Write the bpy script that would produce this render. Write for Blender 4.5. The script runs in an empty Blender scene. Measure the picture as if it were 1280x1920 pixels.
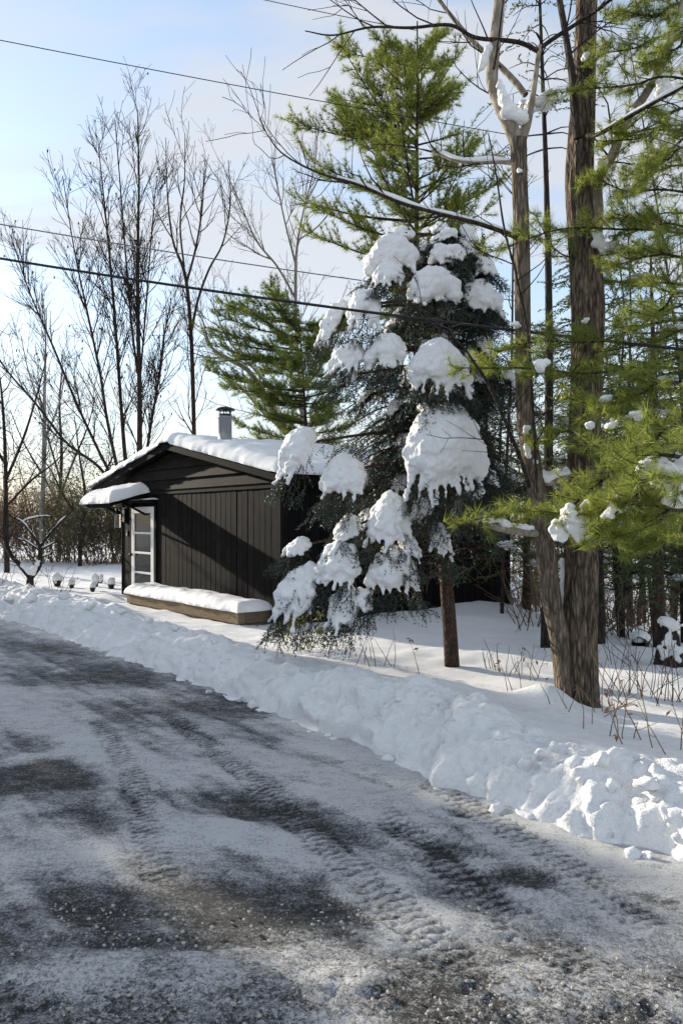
import bpy, math, random
import numpy as np
from mathutils import Vector

scene = bpy.context.scene
C = scene.collection
R = math.radians
rng = np.random.default_rng(7)

# ------------------------------------------------------------------ camera
FPX, HOR, CAMZ = 1340.0, 977.0, 1.6          # focal length in photo pixels, horizon row, eye height
cam = bpy.data.objects.new('camera', bpy.data.cameras.new('camera'))
C.objects.link(cam)
cam.location = (0, 0, CAMZ)
cam.rotation_euler = (R(90), 0, 0)
cam.data.sensor_fit = 'VERTICAL'
cam.data.sensor_height = 36
cam.data.lens = 36 * FPX / 1920
cam.data.shift_y = (HOR - 960) / 1920
cam.data.clip_end = 3000
scene.camera = cam

# ------------------------------------------------------------------ sky, sun, exposure
SUN_EL = R(15.5)
SUN_AZ = (-0.772, 0.653)                     # towards the sun, low on the left and ahead
world = bpy.data.worlds.new('World')
scene.world = world
world.use_nodes = True
nt = world.node_tree
nt.nodes.clear()
def wn(t, **k):
    n = nt.nodes.new(t)
    for a, b in k.items(): setattr(n, a, b)
    return n
sky = wn('ShaderNodeTexSky', sky_type='NISHITA', sun_disc=False)
sky.sun_elevation = SUN_EL
sky.sun_rotation = math.atan2(SUN_AZ[0], SUN_AZ[1])
sky.air_density = 1.0; sky.dust_density = 0.25; sky.ozone_density = 1.3
tc = wn('ShaderNodeTexCoord')
sep = wn('ShaderNodeSeparateXYZ'); nt.links.new(tc.outputs['Generated'], sep.inputs[0])
def wmath(op, a, b=None, clamp=False):
    n = wn('ShaderNodeMath', operation=op, use_clamp=clamp)
    for i, v in enumerate((a, b)):
        if v is None: continue
        if isinstance(v, (int, float)): n.inputs[i].default_value = v
        else: nt.links.new(v, n.inputs[i])
    return n.outputs[0]
zc = wmath('ADD', wmath('MAXIMUM', sep.outputs[2], 0.0), 0.22)
comb = wn('ShaderNodeCombineXYZ')
nt.links.new(wmath('DIVIDE', sep.outputs[0], zc), comb.inputs[0])
nt.links.new(wmath('DIVIDE', sep.outputs[1], zc), comb.inputs[1])
mp = wn('ShaderNodeMapping'); mp.inputs['Rotation'].default_value = (0, 0, R(24)); mp.inputs['Scale'].default_value = (0.75, 1.9, 1)
nt.links.new(comb.outputs[0], mp.inputs[0])
n1 = wn('ShaderNodeTexNoise'); n1.inputs['Scale'].default_value = 1.25; n1.inputs['Detail'].default_value = 7; n1.inputs['Roughness'].default_value = 0.52; n1.inputs['Distortion'].default_value = 0.5
nt.links.new(mp.outputs[0], n1.inputs['Vector'])
rmp = wn('ShaderNodeMapRange'); rmp.inputs[1].default_value = 0.37; rmp.inputs[2].default_value = 0.62; rmp.clamp = True
rmp.interpolation_type = 'SMOOTHSTEP'
nt.links.new(n1.outputs[0], rmp.inputs[0])
haze_f = wmath('MULTIPLY', wmath('SUBTRACT', 1.0, wmath('MULTIPLY', sep.outputs[2], 2.0), True), 0.88)
cloud_f = wmath('MAXIMUM', wmath('ADD', wmath('MULTIPLY', rmp.outputs[0], 0.66), 0.20), haze_f, True)
mixc = wn('ShaderNodeMix', data_type='RGBA')
nt.links.new(cloud_f, mixc.inputs[0])
nt.links.new(sky.outputs[0], mixc.inputs[6])
mixc.inputs[7].default_value = (2.55, 2.55, 2.58, 1)
bg = wn('ShaderNodeBackground'); bg.inputs[1].default_value = 0.15
nt.links.new(mixc.outputs[2], bg.inputs[0])
nt.links.new(bg.outputs[0], wn('ShaderNodeOutputWorld').inputs[0])

sun = bpy.data.objects.new('sun', bpy.data.lights.new('sun', 'SUN'))
C.objects.link(sun)
sun.data.energy = 3.4
sun.data.angle = R(0.6)
sun.data.color = (1.0, 0.90, 0.74)
tv = Vector((-SUN_AZ[0] * math.cos(SUN_EL), -SUN_AZ[1] * math.cos(SUN_EL), -math.sin(SUN_EL)))
sun.rotation_euler = tv.to_track_quat('-Z', 'Y').to_euler()
sun.location = (-20, 20, 15)
scene.view_settings.view_transform = 'Standard'
scene.view_settings.look = 'None'
scene.view_settings.gamma = 1
scene.view_settings.use_curve_mapping = False
scene.view_settings.exposure = 1.05

# ------------------------------------------------------------------ numeric helpers
def P(x, y, D):
    """photo pixel + depth -> world point"""
    return np.array([(x - 640) / FPX * D, D, CAMZ - (y - HOR) / FPX * D])
def nz(v):
    v = np.asarray(v, float); n = np.linalg.norm(v, axis=-1, keepdims=True)
    return v / np.maximum(n, 1e-9)
def sstep(a, b, x):
    t = np.clip((x - a) / (b - a), 0, 1); return t * t * (3 - 2 * t)
def h3(i, j, k, s=0):
    n = (i.astype(np.int64) * 374761393 + j.astype(np.int64) * 668265263 + k.astype(np.int64) * 2147483647 + s * 974634777) & 0xffffffff
    n = ((n ^ (n >> 13)) * 1274126177) & 0xffffffff
    n = ((n ^ (n >> 15)) * 2246822519) & 0xffffffff
    return ((n ^ (n >> 16)) & 0xffffff) / float(0xffffff)
def noise(x, y, z=0.0, s=0):
    x, y, z = np.broadcast_arrays(np.asarray(x, float), np.asarray(y, float), np.asarray(z, float))
    i, j, k = np.floor(x), np.floor(y), np.floor(z)
    u, v, w = x - i, y - j, z - k
    u = u * u * (3 - 2 * u); v = v * v * (3 - 2 * v); w = w * w * (3 - 2 * w)
    r = 0
    for a in (0, 1):
        for b in (0, 1):
            for c in (0, 1):
                r = r + h3(i + a, j + b, k + c, s) * (u if a else 1 - u) * (v if b else 1 - v) * (w if c else 1 - w)
    return r * 2 - 1
def fbm(x, y, z=0.0, o=4, s=0, g=0.5):
    r, a = 0, 1.0
    for q in range(o):
        r = r + a * noise(np.asarray(x) * 2 ** q, np.asarray(y) * 2 ** q, np.asarray(z) * 2 ** q, s + q); a *= g
    return r
def lumps(x, y, s=0):
    """domed cells, 0..1"""
    i, j = np.floor(x), np.floor(y)
    best = np.full(np.shape(x), 9.0)
    for a in (-1, 0, 1):
        for b in (-1, 0, 1):
            ci, cj = i + a, j + b
            fx = ci + h3(ci, cj, ci * 0, s); fy = cj + h3(ci, cj, ci * 0 + 1, s)
            rr = 0.45 + 0.6 * h3(ci, cj, ci * 0 + 2, s)
            best = np.minimum(best, np.hypot(x - fx, y - fy) / rr)
    return np.sqrt(np.clip(1 - best * best, 0, 1))
def catmull(pts, n):
    p = np.asarray(pts, float)
    q = np.vstack([2 * p[0] - p[1], p, 2 * p[-1] - p[-2]])
    m = len(p) - 1
    t = np.linspace(0, m, n); i = np.minimum(t.astype(int), m - 1); f = (t - i)[:, None]
    a, b, c, d = q[i], q[i + 1], q[i + 2], q[i + 3]
    return 0.5 * (2 * b + (c - a) * f + (2 * a - 5 * b + 4 * c - d) * f ** 2 + (3 * b - a - 3 * c + d) * f ** 3)

# ------------------------------------------------------------------ mesh builder
class MB:
    def __init__(s): s.v = []; s.q = []; s.t = []; s.n = 0
    def add(s, v, q=None, t=None):
        v = np.asarray(v, float)
        if q is not None and len(q): s.q.append(np.asarray(q, np.int64) + s.n)
        if t is not None and len(t): s.t.append(np.asarray(t, np.int64) + s.n)
        s.v.append(v); s.n += len(v)
    def mesh(s, name, off=(0, 0, 0), smooth=True):
        me = bpy.data.meshes.new(name)
        v = np.vstack(s.v) - np.asarray(off, float)
        q = np.vstack(s.q) if s.q else np.zeros((0, 4), np.int64)
        t = np.vstack(s.t) if s.t else np.zeros((0, 3), np.int64)
        me.vertices.add(len(v)); me.vertices.foreach_set('co', v.astype(np.float32).ravel())
        li = np.concatenate([q.ravel(), t.ravel()]).astype(np.int32)
        me.loops.add(len(li)); me.loops.foreach_set('vertex_index', li)
        ls = np.concatenate([np.arange(len(q)) * 4, len(q) * 4 + np.arange(len(t)) * 3]).astype(np.int32)
        me.polygons.add(len(ls)); me.polygons.foreach_set('loop_start', ls)
        me.polygons.foreach_set('use_smooth', np.full(len(ls), smooth, bool))
        me.update(calc_edges=True); me.validate()
        return me
    def box(s, a, b, jit=0.0, bev=0.0):
        a, b = np.minimum(a, b).astype(float), np.maximum(a, b).astype(float)
        if bev <= 0:
            v = np.array([[x, y, z] for x in (a[0], b[0]) for y in (a[1], b[1]) for z in (a[2], b[2])])
            if jit: v = v + rng.normal(0, jit, v.shape)
            s.add(v, [[0, 1, 3, 2], [4, 6, 7, 5], [0, 4, 5, 1], [2, 3, 7, 6], [0, 2, 6, 4], [1, 5, 7, 3]])
        else:
            v = []
            for cx in (0, 1):
                for cy in (0, 1):
                    for cz in (0, 1):
                        c = [(a, b)[k][i] for i, k in enumerate((cx, cy, cz))]
                        sg = [1 - 2 * cx, 1 - 2 * cy, 1 - 2 * cz]
                        for ax in range(3):
                            w = list(c)
                            for k in range(3):
                                if k != ax: w[k] += sg[k] * bev
                            v.append(w)
            s.add(np.array(v), *bevel_faces())
        return s
    def tube(s, path, rad, sides=6, cap=True):
        p = np.asarray(path, float); n = len(p)
        rad = np.broadcast_to(np.asarray(rad, float), (n,))
        t = nz(np.gradient(p, axis=0))
        m = nz(t.mean(0)); ref = np.array([1., 0, 0]) if abs(m[0]) < 0.8 else np.array([0, 1., 0])
        u = nz(np.cross(t, ref)); w = np.cross(t, u)
        a = np.arange(sides) * 2 * np.pi / sides
        v = p[:, None] + rad[:, None, None] * (np.cos(a)[None, :, None] * u[:, None] + np.sin(a)[None, :, None] * w[:, None])
        k = np.arange(sides); i = np.arange(n - 1)[:, None] * sides
        q = np.stack([i + k, i + (k + 1) % sides, i + sides + (k + 1) % sides, i + sides + k], -1).reshape(-1, 4)
        vv = v.reshape(-1, 3); tr = None
        if cap:
            vv = np.vstack([vv, p[:1], p[-1:]]); c0 = n * sides; c1 = c0 + 1; l = (n - 1) * sides
            tr = np.vstack([np.stack([np.full(sides, c0), (k + 1) % sides, k], -1), np.stack([np.full(sides, c1), l + k, l + (k + 1) % sides], -1)])
        s.add(vv, q, tr)
        return s
    def grid(s, V):
        a, b = V.shape[:2]
        i, j = np.meshgrid(np.arange(a - 1), np.arange(b - 1), indexing='ij')
        f = (i * b + j).ravel()
        s.add(V.reshape(-1, 3), np.stack([f, f + b, f + b + 1, f + 1], -1))
        return s
    def prism(s, poly, y0, y1):
        """polygon in local x,z extruded from y0 to y1"""
        n = len(poly)
        v = np.array([[x, y0, z] for x, z in poly] + [[x, y1, z] for x, z in poly])
        q = [[i, (i + 1) % n, n + (i + 1) % n, n + i] for i in range(n)]
        t = [[0, i, i + 1] for i in range(1, n - 1)] + [[n, n + i + 1, n + i] for i in range(1, n - 1)]
        s.add(v, q, t); return s
    def ball(s, c, r, seed=0, amp=0.0, fr=3.0, nu=12, nv=8, tilt=None):
        u = np.arange(nu) * 2 * np.pi / nu; w = np.linspace(0, np.pi, nv + 1)[1:-1]
        U, W = np.meshgrid(u, w)
        d = np.stack([np.cos(U) * np.sin(W), np.sin(U) * np.sin(W), np.cos(W)], -1).reshape(-1, 3)
        d = np.vstack([d, [[0, 0, 1]], [[0, 0, -1]]])
        k = 1 + (amp * fbm(d[:, 0] * fr + seed, d[:, 1] * fr, d[:, 2] * fr, 2, 3) if amp else 0)
        v = d * np.atleast_1d(k)[:, None] * np.asarray(r, float) 
        if tilt is not None:
            ca, sa = math.cos(tilt), math.sin(tilt)
            v = v @ np.array([[ca, sa, 0], [-sa, ca, 0], [0, 0, 1]])
        v = v + np.asarray(c, float)
        m = nv - 1; kx = np.arange(nu); i = np.arange(m - 1)[:, None] * nu
        q = np.stack([i + kx, i + nu + kx, i + nu + (kx + 1) % nu, i + (kx + 1) % nu], -1).reshape(-1, 4)
        top, bot = m * nu, m * nu + 1; l = (m - 1) * nu
        t = np.vstack([np.stack([np.full(nu, top), kx, (kx + 1) % nu], -1), np.stack([np.full(nu, bot), l + (kx + 1) % nu, l + kx], -1)])
        s.add(v, q, t); return s
_bev = None
def bevel_faces():
    global _bev
    if _bev: return _bev
    def vid(cx, cy, cz, ax): return ((cx * 2 + cy) * 2 + cz) * 3 + ax
    q, t = [], []
    for ax in range(3):
        o = [k for k in range(3) if k != ax]
        for side in (0, 1):
            loop = []
            for (p1, p2) in ((0, 0), (1, 0), (1, 1), (0, 1)):
                c = [0, 0, 0]; c[ax] = side; c[o[0]] = p1; c[o[1]] = p2
                loop.append(vid(*c, ax))
            q.append(loop)
        for p1 in (0, 1):
            for p2 in (0, 1):
                c = [0, 0, 0]; c[o[0]] = p1; c[o[1]] = p2
                d = list(c); d[ax] = 1
                q.append([vid(*c, o[0]), vid(*d, o[0]), vid(*d, o[1]), vid(*c, o[1])])
    for cx in (0, 1):
        for cy in (0, 1):
            for cz in (0, 1): t.append([vid(cx, cy, cz, k) for k in range(3)])
    _bev = (q, t); return _bev

ORG = {}
def thing(name, label, cat, loc=(0, 0, 0), group=None, rz=0.0, local=False):
    o = bpy.data.objects.new(name, None); C.objects.link(o)
    o.empty_display_size = 0.2
    o.location = [float(v) for v in loc]; o.rotation_euler = (0, 0, rz)
    tag(o, label, cat, group)
    ORG[o.name] = np.zeros(3) if local else np.asarray(loc, float)
    return o
def tag(o, label, cat=None, group=None, kind=None):
    if label: o['label'] = label
    if cat: o['category'] = cat
    if group: o['group'] = group
    if kind: o['kind'] = kind
    return o
def part(name, mb, mat, parent=None, smooth=True, loc=None, fixn=False):
    off = ORG[parent.name] if parent else (np.asarray(loc, float) if loc is not None else np.zeros(3))
    me = mb.mesh(name, off, smooth) if isinstance(mb, MB) else mb
    me.materials.append(mat)
    o = bpy.data.objects.new(name, me); C.objects.link(o)
    if parent: o.parent = parent; ORG[o.name] = ORG[parent.name]
    elif loc is not None: o.location = [float(v) for v in loc]
    if name in ('twigs', 'needles', 'leaves', 'stems', 'limbs', 'dry_leaves', 'leader_shoots'): o['kind'] = 'stuff'      # too fine to pick apart
    return o
def fix_normals(me):
    import bmesh
    b = bmesh.new(); b.from_mesh(me); bmesh.ops.recalc_face_normals(b, faces=b.faces); b.to_mesh(me); b.free()
def bpart(name, a, b, mat, parent, bev=0.004, label=None):
    o = part(name, MB().box(a, b, bev=bev), mat, parent, smooth=False); fix_normals(o.data)
    if label: o['label'] = label
    return o

# ------------------------------------------------------------------ materials
class Mat:
    def __init__(s, name):
        s.m = bpy.data.materials.new(name); s.m.use_nodes = True; s.t = s.m.node_tree
        s.b = s.t.nodes['Principled BSDF']; s.o = s.t.nodes['Material Output']
    def n(s, t, ins=None, **k):
        x = s.t.nodes.new(t)
        for a, b in k.items(): setattr(x, a, b)
        for a, b in (ins or {}).items(): s.set(x, a, b)
        return x
    def set(s, x, a, b):
        i = x.inputs[a]
        if isinstance(b, bpy.types.NodeSocket): s.t.links.new(b, i)
        elif isinstance(b, tuple) and len(b) == 3 and i.type == 'RGBA': i.default_value = (*b, 1)
        else: i.default_value = b
    def coord(s, scale=(1, 1, 1), kind='Object', rot=(0, 0, 0)):
        c = s.n('ShaderNodeTexCoord')
        return s.n('ShaderNodeMapping', {'Vector': c.outputs[kind], 'Scale': scale, 'Rotation': rot}).outputs[0]
    def attr(s, name, out='Fac'): return s.n('ShaderNodeAttribute', attribute_name=name).outputs[out]
    def noise(s, vec, sc, det=4, ro=0.55, dist=0.0):
        return s.n('ShaderNodeTexNoise', {'Vector': vec, 'Scale': sc, 'Detail': det, 'Roughness': ro, 'Distortion': dist}).outputs[0]
    def vor(s, vec, sc, out=0, feature='F1', rnd=1.0):
        return s.n('ShaderNodeTexVoronoi', {'Vector': vec, 'Scale': sc, 'Randomness': rnd}, feature=feature).outputs[out]
    def ramp(s, f, stops, interp='LINEAR'):
        r = s.n('ShaderNodeValToRGB', {'Fac': f}); e = r.color_ramp; e.interpolation = interp
        while len(e.elements) < len(stops): e.elements.new(0.5)
        for q, (p, c) in zip(e.elements, stops): q.position = p; q.color = (*c, 1) if len(c) == 3 else c
        return r.outputs[0]
    def math(s, op, a, b=0.0, clamp=False):
        return s.n('ShaderNodeMath', {0: a, 1: b}, operation=op, use_clamp=clamp).outputs[0]
    def mix(s, f, a, b):
        return s.n('ShaderNodeMix', {0: f, 6: a, 7: b}, data_type='RGBA').outputs[2]
    def bump(s, h, st=0.5, d=0.02, n=None):
        i = {'Height': h, 'Strength': st, 'Distance': d}
        if n is not None: i['Normal'] = n
        return s.n('ShaderNodeBump', i).outputs[0]
    def p(s, **k):
        for a, b in k.items(): s.set(s.b, a.replace('_', ' '), b)
        return s.m
    def info(s): return s.n('ShaderNodeObjectInfo').outputs['Random']

def m_snow(name='snow', tint=(0.84, 0.84, 0.845), grain=1.0):
    m = Mat(name); c = m.coord(kind='Object')
    a = m.noise(c, 9, 5); b = m.noise(c, 60, 3); k = m.noise(c, 260, 2)
    h = m.math('ADD', m.math('MULTIPLY', a, 0.5), m.math('ADD', m.math('MULTIPLY', b, 0.35), m.math('MULTIPLY', k, 0.14)))
    col = m.mix(a, tuple(v * 0.95 for v in tint), tint)
    return m.p(Base_Color=col, Roughness=0.75, Specular_IOR_Level=0.3, Normal=m.bump(h, 0.45 * grain, 0.03))
def m_bark(name, dark, light, sc=7.0, bump=0.8, stretch=0.18, lichen=0.0):
    m = Mat(name); c = m.coord((1, 1, stretch)); c2 = m.coord()
    a = m.noise(c, sc * 3, 6, 0.6, 0.6); v = m.vor(c, sc * 4, 0, 'DISTANCE_TO_EDGE'); b = m.noise(c2, 2.3, 4)
    col = m.ramp(m.math('ADD', a, m.math('MULTIPLY', m.math('SUBTRACT', m.ramp(v, [(0, (0, 0, 0)), (0.4, (1, 1, 1))]), 0.6), 0.28)), [(0.30, dark), (0.70, light)])
    col = m.mix(m.math('MULTIPLY', b, 0.30), col, tuple(d * 0.6 for d in dark))
    if lichen:
        l = m.ramp(m.noise(c2, 6, 4), [(0.56, (0, 0, 0)), (0.66, (1, 1, 1))])
        col = m.mix(m.math('MULTIPLY', l, lichen), col, (0.16, 0.19, 0.13))
    h = m.math('ADD', m.math('MULTIPLY', a, 0.8), m.math('MULTIPLY', m.ramp(v, [(0, (0, 0, 0)), (0.35, (1, 1, 1))]), 0.6))
    return m.p(Base_Color=col, Roughness=0.9, Specular_IOR_Level=0.2, Normal=m.bump(h, bump, 0.03))
def m_leaf(name, c1, c2, trans=0.45, sc=3.0):
    m = Mat(name)
    f = m.noise(m.coord(), sc, 4, 0.65)
    col = m.ramp(f, [(0.3, c1), (0.7, c2)])
    m.p(Base_Color=col, Roughness=0.5, Specular_IOR_Level=0.35)
    tr = m.n('ShaderNodeBsdfTranslucent', {'Color': m.mix(0.5, col, tuple(min(1, v * 1.6) for v in c2))})
    mx = m.n('ShaderNodeMixShader', {0: trans, 1: m.b.outputs[0], 2: tr.outputs[0]})
    m.t.links.new(mx.outputs[0], m.o.inputs[0])
    return m.m
def m_plain(name, col, rough=0.6, metal=0.0, var=0.12, sc=20, bump=0.15, spec=0.4):
    m = Mat(name); a = m.noise(m.coord(), sc, 4)
    return m.p(Base_Color=m.mix(a, tuple(v * (1 - var) for v in col), tuple(min(1, v * (1 + var)) for v in col)), Roughness=rough, Metallic=metal, Specular_IOR_Level=spec, Normal=m.bump(a, bump, 0.01))
def m_wood(name, dark, light, axis='z', rough=0.75, wear=0.5, bump=0.5):
    m = Mat(name); rnd = m.info()
    st = {'z': (1, 1, 0.05), 'x': (0.05, 1, 1), 'y': (1, 0.05, 1)}[axis]
    tcn = m.n('ShaderNodeTexCoord').outputs['Object']
    off = m.n('ShaderNodeVectorMath', {0: tcn, 1: m.n('ShaderNodeCombineXYZ', {0: m.math('MULTIPLY', rnd, 31.0), 2: m.math('MULTIPLY', rnd, 17.0)}).outputs[0]}, operation='ADD').outputs[0]
    c = m.n('ShaderNodeMapping', {'Vector': off, 'Scale': st}).outputs[0]
    g = m.noise(c, 55, 6, 0.65, 1.2); w = m.noise(off, 3.0, 5, 0.6)
    kn = m.ramp(m.vor(m.n('ShaderNodeMapping', {'Vector': off, 'Scale': tuple(1 if s == 1 else 0.45 for s in st)}).outputs[0], 4.2), [(0.04, (1, 1, 1)), (0.10, (0, 0, 0))])
    f = m.math('ADD', m.math('MULTIPLY', g, 0.75), m.math('MULTIPLY', m.math('SUBTRACT', w, 0.5), wear), True)
    f = m.math('ADD', f, m.math('MULTIPLY', m.math('SUBTRACT', rnd, 0.5), 0.22), True)
    col = m.ramp(f, [(0.22, dark), (0.72, light)])
    col = m.mix(m.math('MULTIPLY', kn, 0.6), col, tuple(d * 0.4 for d in dark))
    return m.p(Base_Color=col, Roughness=rough, Specular_IOR_Level=0.08, Normal=m.bump(g, bump, 0.006))

SNOW = m_snow()
BARK_BIG = m_bark('bark_grey_brown', (0.045, 0.034, 0.026), (0.33, 0.245, 0.175), 9.0, 1.0, 0.20, 0.2)
BARK_LEAN = m_bark('bark_sunlit_tone', (0.075, 0.056, 0.042), (0.31, 0.245, 0.18), 9.0, 0.8, 0.22, 0.2)  # leaning trunk's bark, lightened in place of sunlight
BARK_SMOOTH = m_bark('bark_pale_sunlit', (0.20, 0.17, 0.135), (0.46, 0.39, 0.31), 4, 0.4, 0.5, 0.15)  # pale limb bark, colour raised further to stand in for sunlight
BARK_DARK = m_bark('bark_dark', (0.022, 0.018, 0.016), (0.085, 0.068, 0.058), 9, 0.7)
BARK_RED = m_bark('bark_reddish', (0.04, 0.026, 0.02), (0.13, 0.08, 0.06), 9, 0.8, 0.5)
BARK_BARE = m_bark('bark_bare_tree', (0.03, 0.022, 0.019), (0.10, 0.075, 0.062), 9, 0.6)
BARK_PALE = m_bark('bark_pale_birch', (0.16, 0.14, 0.125), (0.42, 0.38, 0.34), 6, 0.4, 1.6)
BARK_BIRCH = m_bark('bark_white_birch', (0.20, 0.19, 0.18), (0.52, 0.50, 0.48), 5, 0.3, 2.5)
NEEDLE_NEAR = m_leaf('pine_needles_bright', (0.105, 0.145, 0.028), (0.25, 0.28, 0.058), 0.6)
NEEDLE_MID = m_leaf('pine_needles_mid', (0.10, 0.135, 0.025), (0.26, 0.29, 0.055), 0.5, 1.2)
NEEDLE_BACK = m_leaf('pine_needles_dark', (0.075, 0.115, 0.03), (0.20, 0.24, 0.055), 0.5, 1.0)  # darker green needles of the bushy pine behind the cabin roof
NEEDLE_SPRUCE = m_leaf('spruce_needles', (0.016, 0.026, 0.019), (0.048, 0.066, 0.052), 0.2, 5)
NEEDLE_HEM = m_leaf('hemlock_needles', (0.03, 0.05, 0.018), (0.07, 0.10, 0.03), 0.4, 1.5)
LEAF_RHODO = m_leaf('shrub_leaves', (0.06, 0.075, 0.02), (0.15, 0.16, 0.04), 0.3, 9)
LEAF_DRY = m_leaf('dry_leaves', (0.10, 0.05, 0.025), (0.22, 0.12, 0.06), 0.3, 9)
BRUSH = m_leaf('brush_twigs', (0.09, 0.06, 0.045), (0.26, 0.17, 0.11), 0.25, 0.7)
STEM_DRY = m_plain('dry_stems', (0.20, 0.13, 0.08), 0.9)
STEM_DARK = m_plain('dark_stems', (0.05, 0.035, 0.03), 0.9)
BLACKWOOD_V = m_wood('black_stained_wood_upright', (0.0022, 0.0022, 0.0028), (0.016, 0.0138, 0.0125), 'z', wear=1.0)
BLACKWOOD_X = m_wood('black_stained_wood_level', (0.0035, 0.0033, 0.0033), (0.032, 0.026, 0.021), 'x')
BLACKWOOD_Y = m_wood('black_stained_wood_shaded', (0.0025, 0.0025, 0.003), (0.010, 0.009, 0.009), 'z')  # same stained wood as the upright boards, darkened for the side wall's shade
BLACK_TRIM = m_plain('black_trim', (0.006, 0.006, 0.0065), 0.8, spec=0.08)
TIMBER_X = m_wood('weathered_timber', (0.13, 0.095, 0.06), (0.33, 0.26, 0.17), 'x', 0.8, 0.4)
TIMBER_Y = m_wood('weathered_timber_end', (0.10, 0.075, 0.05), (0.26, 0.20, 0.135), 'y', 0.8, 0.4)
WHITE_PAINT = m_plain('white_paint', (0.72, 0.72, 0.71), 0.45, 0, 0.04, 8)
GALV = m_plain('galvanised_steel', (0.27, 0.275, 0.285), 0.38, 0.9, 0.2, 14)
DARK_METAL = m_plain('dark_metal', (0.03, 0.03, 0.032), 0.45, 0.6)
CABLE = m_plain('cable_black', (0.012, 0.012, 0.013), 0.6)
CABLE_GREY = m_plain('cable_grey', (0.16, 0.16, 0.17), 0.5)
ICE = m_snow('dirty_ice', (0.44, 0.42, 0.38), 1.0)
STONE = m_plain('dark_pebble', (0.035, 0.033, 0.032), 0.6)
def m_glass():
    m = Mat('window_glass')
    return m.p(Base_Color=(0.02, 0.022, 0.022), Roughness=0.08, Specular_IOR_Level=0.22, IOR=1.45)
GLASS = m_glass()
def m_lampglass():
    m = Mat('lantern_glass')
    return m.p(Base_Color=(0.75, 0.75, 0.72), Roughness=0.1, Transmission_Weight=0.85, IOR=1.3)
LGLASS = m_lampglass()

# ================================================================== THE SETTING
# toe of the ploughed bank = edge of the driveway
TOE = catmull([(-16, 21.5), (-9.5, 16.0), (-5.59, 11.7), (-2.84, 8.65), (-1.21, 6.74), (0, 5.25), (.536, 4.49), (.83, 4.08), (1.24, 3.62), (1.56, 3.19), (2.05, 2.5), (2.6, 1.5), (3.3, -0.2), (4.2, -3)], 240)
TAN = nz(np.gradient(TOE, axis=0)); NRM = np.stack([-TAN[:, 1], TAN[:, 0]], -1)      # towards the cabin
LEN = np.concatenate([[0], np.cumsum(np.linalg.norm(np.diff(TOE, axis=0), axis=1))])
def toe_dist(x, y):
    x, y = np.asarray(x, float), np.asarray(y, float); sh = x.shape
    p = np.stack([x.ravel(), y.ravel()], -1); out = np.zeros(len(p)); al = np.zeros(len(p))
    for k in range(0, len(p), 20000):
        d = p[k:k + 20000, None] - TOE[None]; i = (d ** 2).sum(-1).argmin(1); r = np.arange(len(i))
        nd = (d[r, i] * NRM[i]).sum(-1); dd = np.sqrt((d[r, i] ** 2).sum(-1))
        far = dd > 1.5 * np.abs(nd) + 1.0
        out[k:k + 20000] = np.where(far, np.sign(nd) * dd, nd); al[k:k + 20000] = LEN[i] + (d[r, i] * TAN[i]).sum(-1)
    return out.reshape(sh), al.reshape(sh)
if NRM[120] @ np.array([1, 1]) < 0: NRM = -NRM
def ground_z(x, y):
    x, y = np.asarray(x, float), np.asarray(y, float)
    d, _ = toe_dist(x, y)
    z = 0.10 + 0.13 * np.exp(-(np.maximum(d - 0.5, 0) / 1.3) ** 2) * sstep(8.5, 5.5, y)
    z = z + 0.05 * np.exp(-(np.maximum(d - 0.7, 0) / 1.0) ** 2) * sstep(5.5, 8.5, y)
    z = z - 0.085 * np.clip(y - 8.2, 0, 22) * sstep(1.2, 4.2, x - 0.1 * (y - 8))
    z = z - 0.05 * np.clip(x - 3.2, 0, 8)
    z = z + 0.16 * np.exp(-(((x - 1.62) / 0.22) ** 2 + ((y - 5.62) / 0.25) ** 2))
    z = z + 0.10 * np.exp(-(((x - 3.2) / 1.6) ** 2 + ((y - 13.5) / 1.0) ** 2))
    z = z + 0.10 * np.exp(-(((x - 0.75) / 0.42) ** 2 + ((y - 5.65) / 0.3) ** 2))
    z = z + 0.035 * fbm(x * 0.9, y * 0.9, 0, 4, 11) + 0.012 * fbm(x * 4, y * 4, 0, 3, 12)
    z = z + np.where(np.abs(x) > 40, 0.5 * fbm(x * 0.02, y * 0.02, 0, 2, 5), 0)
    return np.where(d < 0.55, -0.09 + (z + 0.09) * sstep(0.12, 0.55, d), z)
def spread(lo, hi, step, a, b, grow=1.12):
    c = list(np.arange(lo, hi + 1e-6, step)); s, v = step, hi
    while v < b: s *= grow; v += s; c.append(v)
    s, v = step, lo; h = []
    while v > a: s *= grow; v -= s; h.append(v)
    return np.array(h[::-1] + c)
gx = spread(-6, 4.5, 0.075, -600, 600); gy = spread(3.2, 14, 0.075, -60, 900)
GX, GY = np.meshgrid(gx, gy, indexing='ij')
ground = part('snow_ground', MB().grid(np.stack([GX, GY, ground_z(GX, GY)], -1)), SNOW); ground['kind'] = 'structure'
ground['label'] = 'untrodden snow covering the ground around the cabin and trees'

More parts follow.
